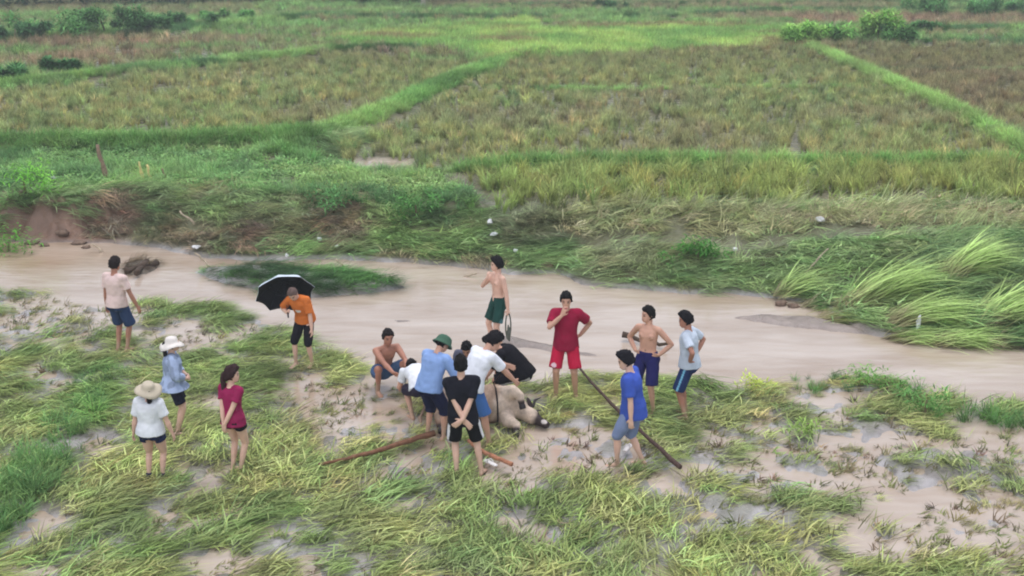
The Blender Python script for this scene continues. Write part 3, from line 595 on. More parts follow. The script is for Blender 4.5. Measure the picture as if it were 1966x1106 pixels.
SK_FAIR, SK_MID, SK_TAN = lin(222,180,160), lin(205,158,136), lin(176,124,104)
def build_person(label, foot, yaw, h=1.66, g=1., fem=False, skin=SK_MID, pel=(0, 0, .91), lean=0, side=0, twist=0, head=(0, 0), hands=None, feet=None, shirt=None, shorts=None, hair='short', hat=None, shoes=None, hairc=(30,26,28), barechest=False, curl=.35):
    """pose in the person's own frame: x right, y forward, z up, sized for 1.68 m"""
    s = h/1.68; D = math.radians
    p = Vector(pel); X, Y, Z = Vector((1, 0, 0)), Vector((0, 1, 0)), Vector((0, 0, 1))
    def frame(le, si, tw):
        R = Matrix.Rotation(D(tw), 3, 'Z'); R = Matrix.Rotation(D(si), 3, 'Y') @ Matrix.Rotation(-D(le), 3, 'X') @ R
        return R @ X, R @ Y, R @ Z
    f0, f1, f2 = frame(lean*.45, side*.5, 0), frame(lean*.85, side, twist*.5), frame(lean*1.1, side, twist)
    w = p+f0[2]*.15; ch = w+f1[2]*.2; nb = ch+f2[2]*.15
    hr_, hy_, hz_ = frame(lean*.5+head[1], side*.5, twist+head[0]); o = nb+hz_*.06+hy_*.016
    k = .88 if fem else 1.
    W = lambda a: a*g
    st = [(p-f0[2]*.09, f0[0]*W(.1), f0[1]*W(.085)), (p-f0[2]*.03, f0[0]*W(.158*(1.04 if fem else 1)), f0[1]*W(.112)), (p+f0[2]*.05, f0[0]*W(.155*(1.03 if fem else 1)), f0[1]*W(.108)), (w, f1[0]*W(.136*k), f1[1]*W(.096)), (w+f1[2]*.1, f1[0]*W(.145*k), f1[1]*W(.104)),
          (ch, f2[0]*W(.162*k), f2[1]*W(.115)), (ch+f2[2]*.075, f2[0]*W(.165*k), f2[1]*W(.1)), (ch+f2[2]*.115, f2[0]*W(.125*k), f2[1]*W(.078)), (nb, f2[0]*.068, f2[1]*.064)]
    b = B(); b.loft(st, 20)
    b.limb(nb-f2[2]*.03, o+hz_*.05-hy_*.02, [.06, .054, .052])
    for hx in (-1, 1):                      # trapezius, chest, shoulder blades, buttocks
        sh = nb-f2[2]*.045+f2[0]*hx*.172*k*(.5+.5*g)
        b.limb(nb-f2[2]*.012, sh, [.045, .048, .052])
        b.ball(ch+f2[0]*hx*.075*k+f2[1]*(.068 if not fem else .085), .055 if not fem else .06)
        b.ball(p-f0[2]*.045+f0[0]*hx*.075-f0[1]*.06, W(.085))
    HD = [(0, .05, .026, .028), (.018, .042, .045, .048), (.05, .026, .058, .074), (.085, .012, .068, .09), (.12, .004, .073, .096), (.155, 0, .074, .098), (.185, -.003, .066, .088), (.207, -.004, .046, .062), (.219, -.004, .02, .03)]
    b.loft([(o+hz_*a+hy_*(c), hr_*rx, hy_*ry) for a, c, rx, ry in HD], 18)
    b.loft([(o+hz_*.12+hy_*.092, hr_*.009, hz_*.008), (o+hz_*.095+hy_*.108, hr_*.013, hz_*.012), (o+hz_*.082+hy_*.098, hr_*.019, hz_*.012), (o+hz_*.08+hy_*.08, hr_*.02, hz_*.012)], 8)
    b.ball(o+hz_*.043+hy_*.092, .016); b.limb(o+hz_*.135+hy_*.083-hr_*.035, o+hz_*.135+hy_*.083+hr_*.035, [.011, .012, .011])
    for hx in (-1, 1): b.ball(o+hz_*.1+hr_*hx*.074-hy_*.012, .03, (hr_*.011, hy_*.02, hz_*.032))
    # legs
    J = {'o': o, 'hf': (hr_, hy_, hz_), 'nb': nb, 'f2': f2, 'p': p, 'f0': f0}
    feet = feet or {}; hands = hands or {}
    for nm, hx in (('L', -1), ('R', 1)):
        fd = dict(t=(.1*hx, 0, 0), yaw=8*-hx, pole=(hx*.15, 1, 0), pitch=0); fd.update(feet.get(nm, {}))
        hip = p+f0[0]*hx*.088-f0[2]*.02; t = Vector(fd['t']); fy = Matrix.Rotation(D(fd['yaw']), 3, 'Z') @ Y; fx = fy.cross(Z)
        fy2 = rotv(fy, fx, D(-fd['pitch'])) if fd['pitch'] else fy; fz = fx.cross(fy2)
        ank = t+Vector((0, 0, .075))+(Vector((0, 0, .1*abs(math.sin(D(fd['pitch']))))) if fd['pitch'] else Vector((0, 0, 0)))
        kn, ank = ik(hip, ank, .425, .425, fd['pole'])
        b.limb(hip, kn, [W(.088), W(.09), W(.082), W(.07), .056], True, 14)
        cb = -(fy-(ank-kn).normalized()*fy.dot((ank-kn).normalized())).normalized()*.012
        d = ank-kn
        b.limb(kn, ank, [.053, .05, .046, .036, .033]); b.limb(kn+d*.12+cb, kn+d*.62+cb*.6, [.036, W(.047), .044, .034])
        b.loft([(ank-fz*.045-fy2*.062, fx*.024, fz*.026), (ank-fz*.036-fy2*.045, fx*.033, fz*.036), (ank-fz*.03+fy2*.01, fx*.034, fz*.042), (ank-fz*.045+fy2*.08, fx*.042, fz*.028), (ank-fz*.054+fy2*.14, fx*.045, fz*.02), (ank-fz*.058+fy2*.178, fx*.032, fz*.013)], 12)
        J[nm+'leg'] = (hip, kn, ank, fy2, fx, fz)
        # arm
        hd = dict(t=(.3*hx, .04, .76), pole=(hx*.3, -1, 0), hd=None, pn=None, curl=curl, ho=False); hd.update(hands.get(nm, {}))
        sh = nb-f2[2]*.05+f2[0]*hx*.182*k*(.5+.5*g)
        el, wr = ik(sh, hd['t'], .285, .25, hd['pole'])
        b.limb(sh, el, [W(.053), W(.052), W(.045), .038]); b.limb(el, wr, [.037, W(.041), .036, .027])
        v = Vector(hd['hd']).normalized() if hd['hd'] else (wr-el).normalized()
        pn = Vector(hd['pn']) if hd['pn'] else f2[0]*-hx
        pn = (pn-v*pn.dot(v)); pn = pn.normalized() if pn.length > 1e-3 else v.orthogonal().normalized(); sd = v.cross(pn)   # sd across the palm
        th = sd if sd.dot(f2[1]) > 0 else -sd
        b.loft([(wr-v*.01, th*.026, pn*.02), (wr+v*.03, th*.034, pn*.017), (wr+v*.07, th*.041, pn*.015), (wr+v*.095, th*.039, pn*.012)], 10)
        for q, (off, fl) in enumerate(((.031, .068), (.0105, .077), (-.0105, .072), (-.031, .056))):
            c = hd['curl']*(1+.12*q); b0 = wr+v*.088+th*off; d1 = (v*math.cos(c*.6)+pn*math.sin(c*.6)+th*off*2.5).normalized(); b1 = b0+d1*fl*.5
            d2 = (v*math.cos(c*1.8)+pn*math.sin(c*1.8)+th*off*2.5).normalized(); b.limb(b0, b1, [.0095, .009], True, 8); b.limb(b1, b1+d2*fl*.55, [.009, .0078], True, 8)
        t0 = wr+v*.022+th*.026; t1 = t0+(v*.7+th*.75+pn*.25).normalized()*.042; b.limb(t0, t1, [.013, .0105], True, 8); b.limb(t1, t1+(v+th*.25+pn*.35).normalized()*.034, [.0105, .0085], True, 8)
        J[nm+'arm'] = (sh, el, wr, v, pn, th)
    me = b.remesh('body', .0095, 3)
    V = coords(me); Cc = np.repeat(skin[None], len(V), 0)*(1+(vn3(V*9, 5)-.5)[:, None]*.18)
    q = V-np.array(o); qx, qy, qz = q@np.array(hr_), q@np.array(hy_), q@np.array(hz_); hd_ = (qy > .055) & (np.abs(qx) < .08) & (qz > 0) & (qz < .2)
    Cc[hd_ & (((np.abs(qx)-.033)/.016)**2+((qz-.115)/.008)**2 < 1)] = lin(46,36,34)
    Cc[hd_ & (((np.abs(qx)-.034)/.022)**2+((qz-.137)/.006)**2 < 1)] = lin(62,46,42)
    Cc[hd_ & ((qx/.026)**2+((qz-.045)/.008)**2 < 1)] = lin(160,92,86)
    legmud = np.zeros(len(V))
    for nm in 'LR':
        an = np.array(J[nm+'leg'][2]); dd = np.linalg.norm(V-an, axis=1); legmud = np.maximum(legmud, (1-smooth(.06, .26, dd+(vn3(V*22, 8)-.5)*.14)))
    Cc = mixc(Cc, np.repeat(lin(178,152,128)[None], len(V), 0), .6*legmud)
    if barechest:                           # nipples and navel
        for hx in (-1, 1):
            c = np.array(ch+f2[0]*hx*.085+f2[1]*.115); Cc[np.linalg.norm(V-c, axis=1) < .022] *= .72
        c = np.array(w-f1[2]*.02+f1[1]*.095); Cc[np.linalg.norm(V-c, axis=1) < .016] *= .5
    setcol(me, Cc); setco(me, V*s)
    fp = P(*foot); zg = max(float(zat(fp.x, fp.y)[0]), -.03); root = empty('person', (fp.x, fp.y, zg), D(yaw)); tag(root, label, 'person')
    link('body', me, root, M_SKIN); J['root'] = root; J['s'] = s
    def add(nm, bb, vox, colr, it=3, wr=.006, mat=M_CLOTH, paint=None, lab=None, fs=7.):
        m2 = bb.remesh(nm, vox, it); V = coords(m2); N_ = normals(m2)
        nz = (vn3(V*np.array([fs, fs, fs*.55])+foot[0], 11)-.5)*2*wr+(vn3(V*fs*2.6+foot[1], 13)-.5)*wr
        V = V+N_*nz[:, None]; Cc = np.repeat(np.asarray(colr)[None], len(V), 0)*(1+(vn3(V*5+foot[0], 15)-.5)[:, None]*.2)
        if paint: Cc = paint(V, Cc)
        setcol(m2, Cc); setco(m2, V*s); ob = link(nm, m2, root, mat)
        if lab: ob['label'] = lab
        return ob
    J['add'] = add
    if shirt:
        S = dict(col=(200, 200, 200), sleeve=.62, hem=-.1, loose=.022, name='shirt', paint=None, flare=0.); S.update(shirt); lo = S['loose']; t = B()
        rr = lambda a: W(a)+lo
        t.loft([(p+f0[2]*S['hem']-f0[1]*.012, f0[0]*(rr(.178)+S['flare']), f0[1]*(rr(.15)+S['flare']*.7)), (p+f0[2]*(S['hem']+.012)-f0[1]*.012, f0[0]*(rr(.18)+S['flare']), f0[1]*(rr(.152)+S['flare']*.7)), (p+f0[2]*.03-f0[1]*.008, f0[0]*(rr(.17)+S['flare']*.4), f0[1]*rr(.138)), (w, f1[0]*rr(.147*(k+.03)), f1[1]*rr(.108)), (w+f1[2]*.1, f1[0]*rr(.15*k), f1[1]*rr(.112)),
                (ch, f2[0]*rr(.164*k), f2[1]*rr(.116)), (ch+f2[2]*.075, f2[0]*rr(.168*k), f2[1]*rr(.1)), (ch+f2[2]*.118, f2[0]*rr(.125*k), f2[1]*rr(.075)), (nb-f2[2]*.004, f2[0]*.074, f2[1]*.07)], 22)
        if fem: [t.ball(ch+f2[0]*hx*.07+f2[1]*.09, .062) for hx in (-1, 1)]
        for nm in 'LR':
            sh, el, wr = J[nm+'arm'][:3]; sl = S['sleeve']; r0 = W(.055)+lo*.75
            t.limb(nb-f2[2]*.025, sh, [.045+lo*.4, .055+lo*.5, r0]); t.ball(sh, r0)
            if sl <= 1: t.limb(sh, sh.lerp(el, sl), [r0, r0*.98, r0*.97, r0*1.0], False)
            else: t.limb(sh, el, [r0, r0*.93, r0*.88]); t.limb(el, el.lerp(wr, sl-1), [r0*.88, r0*.82, r0*.7], False)
        add(S['name'], t, .011, lin(*S['col']), 3, .012, paint=S['paint'] and (lambda V, C: S['paint'](V, C, J)))
    if shorts:
        S = dict(col=(40, 44, 70), ln=.8, loose=.02, name='shorts', stripe=None, paint=None); S.update(shorts); lo = S['loose']; t = B()
        t.loft([(p+f0[2]*.1, f0[0]*W(.15), f0[1]*W(.11)), (p+f0[2]*.05, f0[0]*W(.16), f0[1]*W(.115)), (p-f0[2]*.02, f0[0]*(W(.165)+lo*.2), f0[1]*W(.12)), (p-f0[2]*.1, f0[0]*W(.13), f0[1]*W(.1))], 20)
        for hx in (-1, 1): t.ball(p-f0[2]*.045+f0[0]*hx*.075-f0[1]*.06, W(.1)+.006)
        segs = []
        for nm in 'LR':
            hip, kn, an = J[nm+'leg'][:3]; ln = S['ln']; r0 = W(.09)+lo*.45; hx = -1 if nm == 'L' else 1
            a = hip.lerp(kn, min(ln, 1))+(f0[0]*hx*.018 if ln <= 1 else f0[0]*0); t.limb(hip, a, [r0, r0*1.0, r0*.98, r0*(.98 if ln <= 1 else .84)], False); t.ball(hip, r0); segs.append((hip, a))
            if ln > 1: t.ball(kn, r0*.82); e = kn.lerp(an, ln-1); t.limb(kn, e, [r0*.82, r0*.78, r0*.72], False); segs.append((kn, e))
        def pt(V, C):
            if S['stripe']:
                for (a, e), nm in zip(segs, 'LLRR' if S['ln'] > 1 else 'LR'):
                    hx = -1 if nm == 'L' else 1; a_, d_ = np.array(a), np.array((e-a)); L2 = d_@d_; u = ((V-a_)@d_)/L2; ax = a_+u[:, None]*d_; r = V-ax; ou = np.array(f0[0])*hx
                    lat = r@ou; fw = r@np.array(f0[1]); mk = (u > -.25) & (u < 1.06) & (lat > .03) & (np.abs(fw-S.get('so', 0)) < S.get('sw', .016)); C[mk] = lin(*S['stripe'])
            return S['paint'](V, C, J) if S['paint'] else C
        add(S['name'], t, .011, lin(*S['col']), 3, .009, paint=pt)
    # hair: scalp shell with a hairline
    if hair:
        n1, n2 = 40, 26; HV, HF = [], []
        for j in range(n2+1):
            v_ = j/n2*math.pi
            for i in range(n1):
                a = 2*math.pi*i/n1; HV.append((math.sin(v_)*math.cos(a), math.sin(v_)*math.sin(a), math.cos(v_)))
        for j in range(n2):
            for i in range(n1): HF.append((j*n1+i, j*n1+(i+1) % n1, (j+1)*n1+(i+1) % n1, (j+1)*n1+i))
        HV = np.array(HV); zz = .105+HV[:, 2]*.118; fwd = HV[:, 1]
        hl = np.interp(fwd, [-1, -.5, 0, .35, .6, 1], [.062 if hair != 'long' else .0, .062, .078, .125, .168, .176]); on = smooth(-.006, .008, zz-hl)
        thick = .016 if hair == 'short' else (.024 if hair in ('thick', 'long') else .008)
        if hat: on = on*(1-smooth(.12, .135, zz))
        k2 = 1.02*(1-on)*.86+on*(1.02+(thick+(vn3(HV*7+foot[0], 21)-.5)*.022+(vn3(HV*17+foot[0], 22)-.5)*.016+np.maximum(0, HV[:, 2])*.012+np.maximum(0, HV[:, 1])*np.maximum(0, HV[:, 2])*.02)/.085)
        L3 = np.stack([HV[:, 0]*.0745, HV[:, 1]*.098, HV[:, 2]*.118], 1)*k2[:, None]
        Wd = np.array(o)+np.outer(L3[:, 0], hr_)+np.outer(L3[:, 1], hy_)+np.outer(L3[:, 2]+.105, hz_)
        hm = mesh('hair', Wd*s, HF); setcol(hm, np.repeat(lin(*hairc)[None]*.8, len(Wd), 0)); link('hair', hm, root, M_HAIR)
        if hair == 'long':                  # ponytail down the back
            t = B(); a0 = o+hz_*.15-hy_*.105; pts = [a0, a0-hy_*.03-Z*.04, a0-hy_*.035-Z*.13, a0-hy_*.03-Z*.24, a0-hy_*.01-Z*.34]
            for (a, c), (r1, r2) in zip(zip(pts[:-1], pts[1:]), ((.028, .036), (.036, .042), (.042, .036), (.036, .012))): t.limb(a, c, [r1, r2])
            m2 = t.remesh('ponytail', .009, 3); V = coords(m2); V += normals(m2)*((vn3(V*np.array([60, 60, 9]), 23)-.5)*.012)[:, None]; setcol(m2, np.repeat(lin(*hairc)[None], len(V), 0)); setco(m2, V*s); link('ponytail', m2, root, M_HAIR)
    if hat:
        kind, hc, tl = hat; prof = {'pith': [(.0, .245), (.04, .243), (.075, .232), (.1, .205), (.112, .165), (.116, .14), (.136, .115), (.152, .092), (.15, .088), (.132, .108), (.1, .13)],
            'bucket': [(.0, .235), (.05, .235), (.085, .222), (.1, .19), (.108, .15), (.12, .14), (.165, .115), (.2, .085), (.197, .08), (.16, .108), (.1, .13)],
            'straw': [(.0, .25), (.05, .248), (.085, .235), (.1, .2), (.108, .16), (.13, .15), (.175, .135), (.212, .105), (.209, .1), (.17, .128), (.1, .14)]}[kind]
        n1 = 36; ax = rotv(hz_, hr_, D(tl)); ay = rotv(hy_, hr_, D(tl)); V, F = [], []
        for j, (r, z) in enumerate(prof):
            for i in range(n1):
                a = 2*math.pi*i/n1; wv = 0 if kind == 'pith' else (.02*math.sin(2*a+.6)+.012*math.sin(3*a+1))*max(0, (r-.1)/.1)
                el_ = 1.12 if kind == 'pith' else 1.; V.append((o+hr_*r*math.cos(a)+ay*r*math.sin(a)*el_+ax*(z+wv)+hz_*.0)*s)
        for j in range(len(prof)-1):
            for i in range(n1): F.append((j*n1+i, j*n1+(i+1) % n1, (j+1)*n1+(i+1) % n1, (j+1)*n1+i))
        hm = mesh('hat', V, F); setcol(hm, np.repeat(lin(*hc)[None], len(V), 0)); link('hat', hm, root, M_CLOTH)
        if kind == 'pith':
            t = B(); t.ball(o+ax*.246, .012); m2 = t.remesh('hat_knob', .004, 1); V = coords(m2)*s; setco(m2, V); setcol(m2, np.repeat(lin(*hc)[None], len(V), 0)); link('hat_knob', m2, root, M_CLOTH)
    if shoes:
        nm, sc, hi = shoes
        for lg in 'LR':
            hip, kn, an, fy, fx, fz = J[lg+'leg']; t = B()
            if nm == 'sandal':
                t.loft([(an-fz*.078-fy*.075, fx*.03, fz*.011), (an-fz*.078-fy*.03, fx*.038, fz*.012), (an-fz*.078+fy*.08, fx*.047, fz*.012), (an-fz*.078+fy*.16, fx*.047, fz*.011), (an-fz*.078+fy*.195, fx*.028, fz*.009)], 12)
                for a_ in (-1, 1): t.limb(an-fz*.066+fx*a_*.045+fy*.03, an-fz*.03+fy*.11, [.008, .008]); 
            else:
                t.loft([(an-fz*.04-fy*.068, fx*.034, fz*.034), (an-fz*.03-fy*.045, fx*.042, fz*.044), (an-fz*.024+fy*.01, fx*.043, fz*.05), (an-fz*.042+fy*.08, fx*.05, fz*.036), (an-fz*.052+fy*.15, fx*.051, fz*.026), (an-fz*.056+fy*.19, fx*.036, fz*.018)], 12)
                u = (kn-an).normalized(); t.limb(an, an+u*hi, [.047, .046, .05], False)
            add(nm, t, .008, lin(*sc), 2, .002)
    return J
def hand_world(J, nm, d=.08):
    sh, el, wr, v, pn, th = J[nm+'arm']; r = J['root']
    return Matrix.Translation(r.location) @ Matrix.Rotation(r.rotation_euler.z, 4, 'Z') @ ((wr+v*d)*J['s'])

# ------------------------------------------------------------------ the people
pink = lin(222,196,190)
P1 = build_person('man in pale pink shirt and denim shorts with his back turned, far left', (234,681), -25, 1.66, 1.0, skin=SK_TAN, hands={'L': dict(t=(-.27, .02, .74)), 'R': dict(t=(.36, .12, .8), pole=(.4, -1, -.2))}, feet={'L': dict(t=(-.07, 0, 0)), 'R': dict(t=(.09, .05, 0))}, shirt=dict(col=(222,196,190), sleeve=.7, hem=-.06, loose=.03), shorts=dict(col=(52,70,108), ln=.98, loose=.02), head=(5, 5), hairc=(44,36,36))
P2 = build_person('woman in white brimmed hat and pale raincoat, facing right', (342,840), -75, 1.46, .98, True, SK_FAIR, hands={'L': dict(t=(-.1, .22, .98), pole=(-1, -.6, -.4), hd=(.8, .3, .1)), 'R': dict(t=(.1, .22, 1.0), pole=(1, -.6, -.4), hd=(-.8, .3, .1))}, shirt=dict(col=(150,164,192), sleeve=1.6, hem=-.08, loose=.045, flare=.1, name='raincoat', paint=lambda V, C, J: np.where((vn3(V*np.array([16, 16, 9]), 77) > .52)[:, None], np.minimum(C*1.35, .85), C*.92)), shorts=dict(col=(30,30,48), ln=.75), hair='long', hat=('bucket', (226,218,212), 8), shoes=('sandal', (46,44,52), 0), head=(0, 6))
P3 = build_person('woman in wide straw hat, white t-shirt and navy shorts seen from behind', (299,928), -8, 1.40, 1.12, True, SK_FAIR, hands={'L': dict(t=(-.32, .02, .76)), 'R': dict(t=(.33, .06, .82), pole=(.6, -1, 0))}, feet={'L': dict(t=(-.11, 0, 0)), 'R': dict(t=(.11, .02, 0))}, shirt=dict(col=(226,228,234), sleeve=.75, hem=-.06, loose=.035), shorts=dict(col=(36,42,78), ln=.42, loose=.012), hair='long', hat=('straw', (196,184,164), 24), shoes=('boot', (54,56,72), .08), head=(25, 8))
P4 = build_person('woman with dark ponytail, maroon t-shirt and hands clasped behind her back', (455,909), -28, 1.5, .96, True, SK_FAIR, hands={'L': dict(t=(-.02, -.2, .84), pole=(-1, -.7, 0), hd=(.25, -.1, -1), pn=(0, 1, 0)), 'R': dict(t=(.02, -.235, .86), pole=(1, -.7, 0), hd=(-.25, -.05, -1), pn=(0, 1, 0))}, feet={'L': dict(t=(-.075, 0, 0)), 'R': dict(t=(.075, .0, 0))}, shirt=dict(col=(150,36,84), sleeve=.62, hem=-.1, loose=.028), shorts=dict(col=(28,24,34), ln=.36, loose=.014), hair='long', hairc=(62,42,44), head=(-48, 4))
P5 = build_person('stooping man in orange t-shirt and black knee-length trousers under an umbrella', (587,706), 160, 1.52, .98, False, SK_FAIR, pel=(0, -.06, .89), lean=30, side=4, head=(6, 30), hands={'R': dict(t=(.2, .2, 1.04), pole=(1, -.3, -1), hd=(-.2, .4, .6), pn=(-1, 0, 0), curl=1.3), 'L': dict(t=(-.26, .16, .74))}, feet={'L': dict(t=(-.14, 0, 0)), 'R': dict(t=(.13, .12, 0))},
    shirt=dict(col=(216,120,58), sleeve=.85, hem=-.05, loose=.03, paint=lambda V, C, J: np.where((((V-np.array(J['nb']))@np.array(J['f2'][0])+.0)**2/.055**2+(((V-np.array(J['nb']))@np.array(J['f2'][2])+.2)/.035)**2 < 1)[:, None] & (((V-np.array(J['nb']))@np.array(J['f2'][1])) > .02)[:, None], lin(232,222,214), C)), shorts=dict(col=(28,26,34), ln=1.08, loose=.012, name='trousers'), hair='crop', hairc=(120,100,94))
P6 = build_person('bare-chested man squatting in denim shorts at the water edge', (748,752), 212, 1.68, 1.06, False, SK_TAN, pel=(0, -.22, .30), lean=26, head=(-8, -4), feet={'L': dict(t=(-.2, .0, 0), pole=(-.45, 1, .6)), 'R': dict(t=(.2, .0, 0), pole=(.45, 1, .6))}, hands={'L': dict(t=(-.12, .4, .5), pole=(-1, -.2, -.6), hd=(.6, .7, -.3)), 'R': dict(t=(.14, .42, .5), pole=(1, -.2, -.6), hd=(-.6, .7, -.3))}, shorts=dict(col=(72,96,132), ln=.8, loose=.02), hairc=(40,34,36), barechest=True)
P7 = build_person('person bending forward in white t-shirt and dark shorts behind the man in light blue', (806,802), 18, 1.62, 1., False, SK_MID, pel=(0, -.14, .56), lean=88, head=(0, 40), hands={'L': dict(t=(-.2, .55, .35)), 'R': dict(t=(.2, .55, .35))}, feet={'L': dict(t=(-.12, 0, 0)), 'R': dict(t=(.12, .08, 0))}, shirt=dict(col=(232,234,240), sleeve=.6, hem=-.02), shorts=dict(col=(46,40,58), ln=.85))
P8 = build_person('man in light blue long-sleeved shirt and green pith helmet, back turned', (834,842), -38, 1.6, 1.06, False, SK_MID, pel=(0, -.08, .9), lean=27, head=(-18, 26), hands={'L': dict(t=(-.42, .32, .82), pole=(-1, -.5, -.3)), 'R': dict(t=(.3, .3, .86), pole=(1, -.6, -.3))}, feet={'L': dict(t=(-.14, 0, 0)), 'R': dict(t=(.14, .05, 0))}, shirt=dict(col=(138,166,216), sleeve=1.82, hem=-.08, loose=.035, name='long_sleeved_shirt'), shorts=dict(col=(34,38,70), ln=1.22, loose=.022, name='trousers'), hat=('pith', (70,102,84), 0))
P9 = build_person('man in black t-shirt and black shorts with white side stripes, hands behind back', (897,914), 2, 1.68, 1.0, False, SK_FAIR, pel=(-.05, 0, .905), side=-2, hands={'L': dict(t=(-.02, -.2, .86), pole=(-1, -.55, 0), hd=(.5, -.08, -.6), pn=(0, 1, 0), curl=.15), 'R': dict(t=(-.06, -.235, .88), pole=(1, -.55, 0), hd=(-.75, -.05, -.55), pn=(0, 1, 0), curl=.15)}, feet={'L': dict(t=(-.14, -.02, 0), yaw=14), 'R': dict(t=(.19, .02, 0), yaw=-20)}, shirt=dict(col=(26,26,36), sleeve=.82, hem=-.12, loose=.034), shorts=dict(col=(20,20,26), ln=.92, loose=.035, stripe=(232,230,234), sw=.032, so=-.035), hairc=(26,24,26), shoes=('sandal', (60,56,56), 0))
P10 = build_person('black-haired man in white t-shirt and blue jeans leaning over the cow', (918,856), -52, 1.74, 1.04, False, SK_MID, pel=(0, -.1, .92), lean=37, head=(-12, 24), hands={'L': dict(t=(-.1, .62, 1.0), pole=(-1, -.2, -.6)), 'R': dict(t=(.2, .52, .86), pole=(1, -.3, -.6))}, feet={'L': dict(t=(-.12, 0, 0)), 'R': dict(t=(.12, .1, 0))}, shirt=dict(col=(232,234,242), sleeve=.75, hem=-.06, loose=.03), shorts=dict(col=(70,110,172), ln=.98, loose=.02, name='jeans_shorts'), hair='thick', hairc=(26,22,28))
P11 = build_person('man in black clothes bending over behind the white t-shirt man', (978,776), 82, 1.66, 1.05, False, SK_MID, pel=(0, -.2, .56), lean=58, head=(0, 10), hands={'L': dict(t=(-.12, .5, .3)), 'R': dict(t=(.14, .45, .3))}, feet={'L': dict(t=(-.13, 0, 0)), 'R': dict(t=(.13, .08, 0))}, shirt=dict(col=(22,20,28), sleeve=.8, hem=-.08, loose=.04), shorts=dict(col=(24,22,28), ln=1.0, loose=.035, stripe=(206,204,210), sw=.008), hairc=(24,22,24))
P12 = build_person('crouching person mostly hidden behind the white t-shirt man, black hair showing', (903,752), 170, 1.62, 1., False, SK_MID, pel=(0, -.2, .3), lean=52, head=(0, 14), feet={'L': dict(t=(-.17, .0, 0), pole=(-.4, 1, .6)), 'R': dict(t=(.17, .0, 0), pole=(.4, 1, .6))}, hands={'L': dict(t=(-.14, .42, .4)), 'R': dict(t=(.14, .42, .4))}, shirt=dict(col=(90,92,108), sleeve=.7, hem=-.02), shorts=dict(col=(40,42,56), ln=.9), hairc=(26,24,28))
P13 = build_person('bare-chested man in dark green shorts standing in the stream, hand at chin', (957,668), 118, 1.64, .98, False, SK_FAIR, head=(-22, 2), hands={'L': dict(t=(-.3, -.04, .8), pole=(-.3, -1, 0), curl=1.1), 'R': dict(t=(.02, .21, 1.36), pole=(.5, .6, -1), hd=(-.25, -.1, 1), pn=(0, -1, 0), curl=.8)}, feet={'L': dict(t=(-.15, 0, 0)), 'R': dict(t=(.14, .03, 0))}, shorts=dict(col=(34,72,66), ln=.82, loose=.035, paint=lambda V, C, J: np.where((V[:, 2] < .6+.05*np.sin(V[:, 1]*30))[:, None] & (np.abs(V[:, 0]) > .1)[:, None], lin(74,116,124), C)), hair='thick', hairc=(28,26,30), barechest=True)
P14 = build_person('tall man in dark red t-shirt and red shorts covering his mouth', (1085,770), 172, 1.72, .96, False, SK_MID, head=(4, 10), hands={'R': dict(t=(.05, .19, 1.38), pole=(1, .1, -.9), hd=(-.35, -.1, .8), pn=(-.2, -1, 0), curl=.5), 'L': dict(t=(-.2, -.14, .98), pole=(-1, -.5, 0), hd=(.6, -.2, -.3))}, feet={'R': dict(t=(.14, .02, 0), yaw=-12), 'L': dict(t=(-.16, .0, 0), yaw=14)}, shirt=dict(col=(150,28,62), sleeve=.7, hem=-.1, loose=.032), shorts=dict(col=(198,34,70), ln=.88, loose=.034, paint=lambda V, C, J: np.where((((V[:, 0]-.16)/.04)**2+((V[:, 2]-.6)/.035)**2 < 1)[:, None] & (V[:, 1] > .02)[:, None], lin(238,206,214), C)), hairc=(28,26,28), shoes=('sandal', (60,54,50), 0))
P15 = build_person('bare-chested man in navy shorts, hands on hips, behind the man in blue', (1240,798), 148, 1.64, .96, False, SK_MID, head=(-35, 0), hands={'R': dict(t=(.2, .02, .98), pole=(1, -.5, 0), hd=(-.8, .3, -.3)), 'L': dict(t=(-.2, .02, .98), pole=(-1, -.5, 0), hd=(.8, .3, -.3))}, feet={'L': dict(t=(-.12, 0, 0)), 'R': dict(t=(.12, .0, 0))}, shorts=dict(col=(38,38,92), ln=.95, loose=.025), hairc=(26,24,26), barechest=True)
P16 = build_person('man in blue t-shirt and grey-blue shorts stepping left beside the long pole', (1209,893), 72, 1.66, 1., False, SK_FAIR, lean=7, head=(12, 14), pel=(0, -.02, .9), hands={'L': dict(t=(-.24, -.06, .72), pole=(-.2, -1, 0)), 'R': dict(t=(.25, -.02, .74), pole=(.2, -1, 0))}, feet={'L': dict(t=(-.08, .16, 0)), 'R': dict(t=(.1, -.16, 0), pitch=0)}, shirt=dict(col=(66,92,182), sleeve=.8, hem=-.14, loose=.035), shorts=dict(col=(128,142,178), ln=1.02, loose=.028), hair='thick', hairc=(28,26,34), shoes=('sandal', (176,160,150), 0))
P17 = build_person('man in pale grey t-shirt and navy shorts with a light stripe, hands on hips', (1318,806), 68, 1.64, .98, False, SK_TAN, head=(12, 8), lean=4, hands={'L': dict(t=(-.19, -.06, 1.0), pole=(-1, -.7, 0), hd=(.5, -.3, -.4)), 'R': dict(t=(.2, -.06, 1.0), pole=(1, -.7, 0), hd=(-.5, -.3, -.4))}, feet={'L': dict(t=(-.1, .0, 0)), 'R': dict(t=(.14, .05, 0))}, shirt=dict(col=(196,206,220), sleeve=.7, hem=-.06, loose=.03), shorts=dict(col=(38,54,96), ln=.98, loose=.024, stripe=(120,180,210), sw=.014), hairc=(28,26,32), shoes=('sandal', (50,48,58), 0))

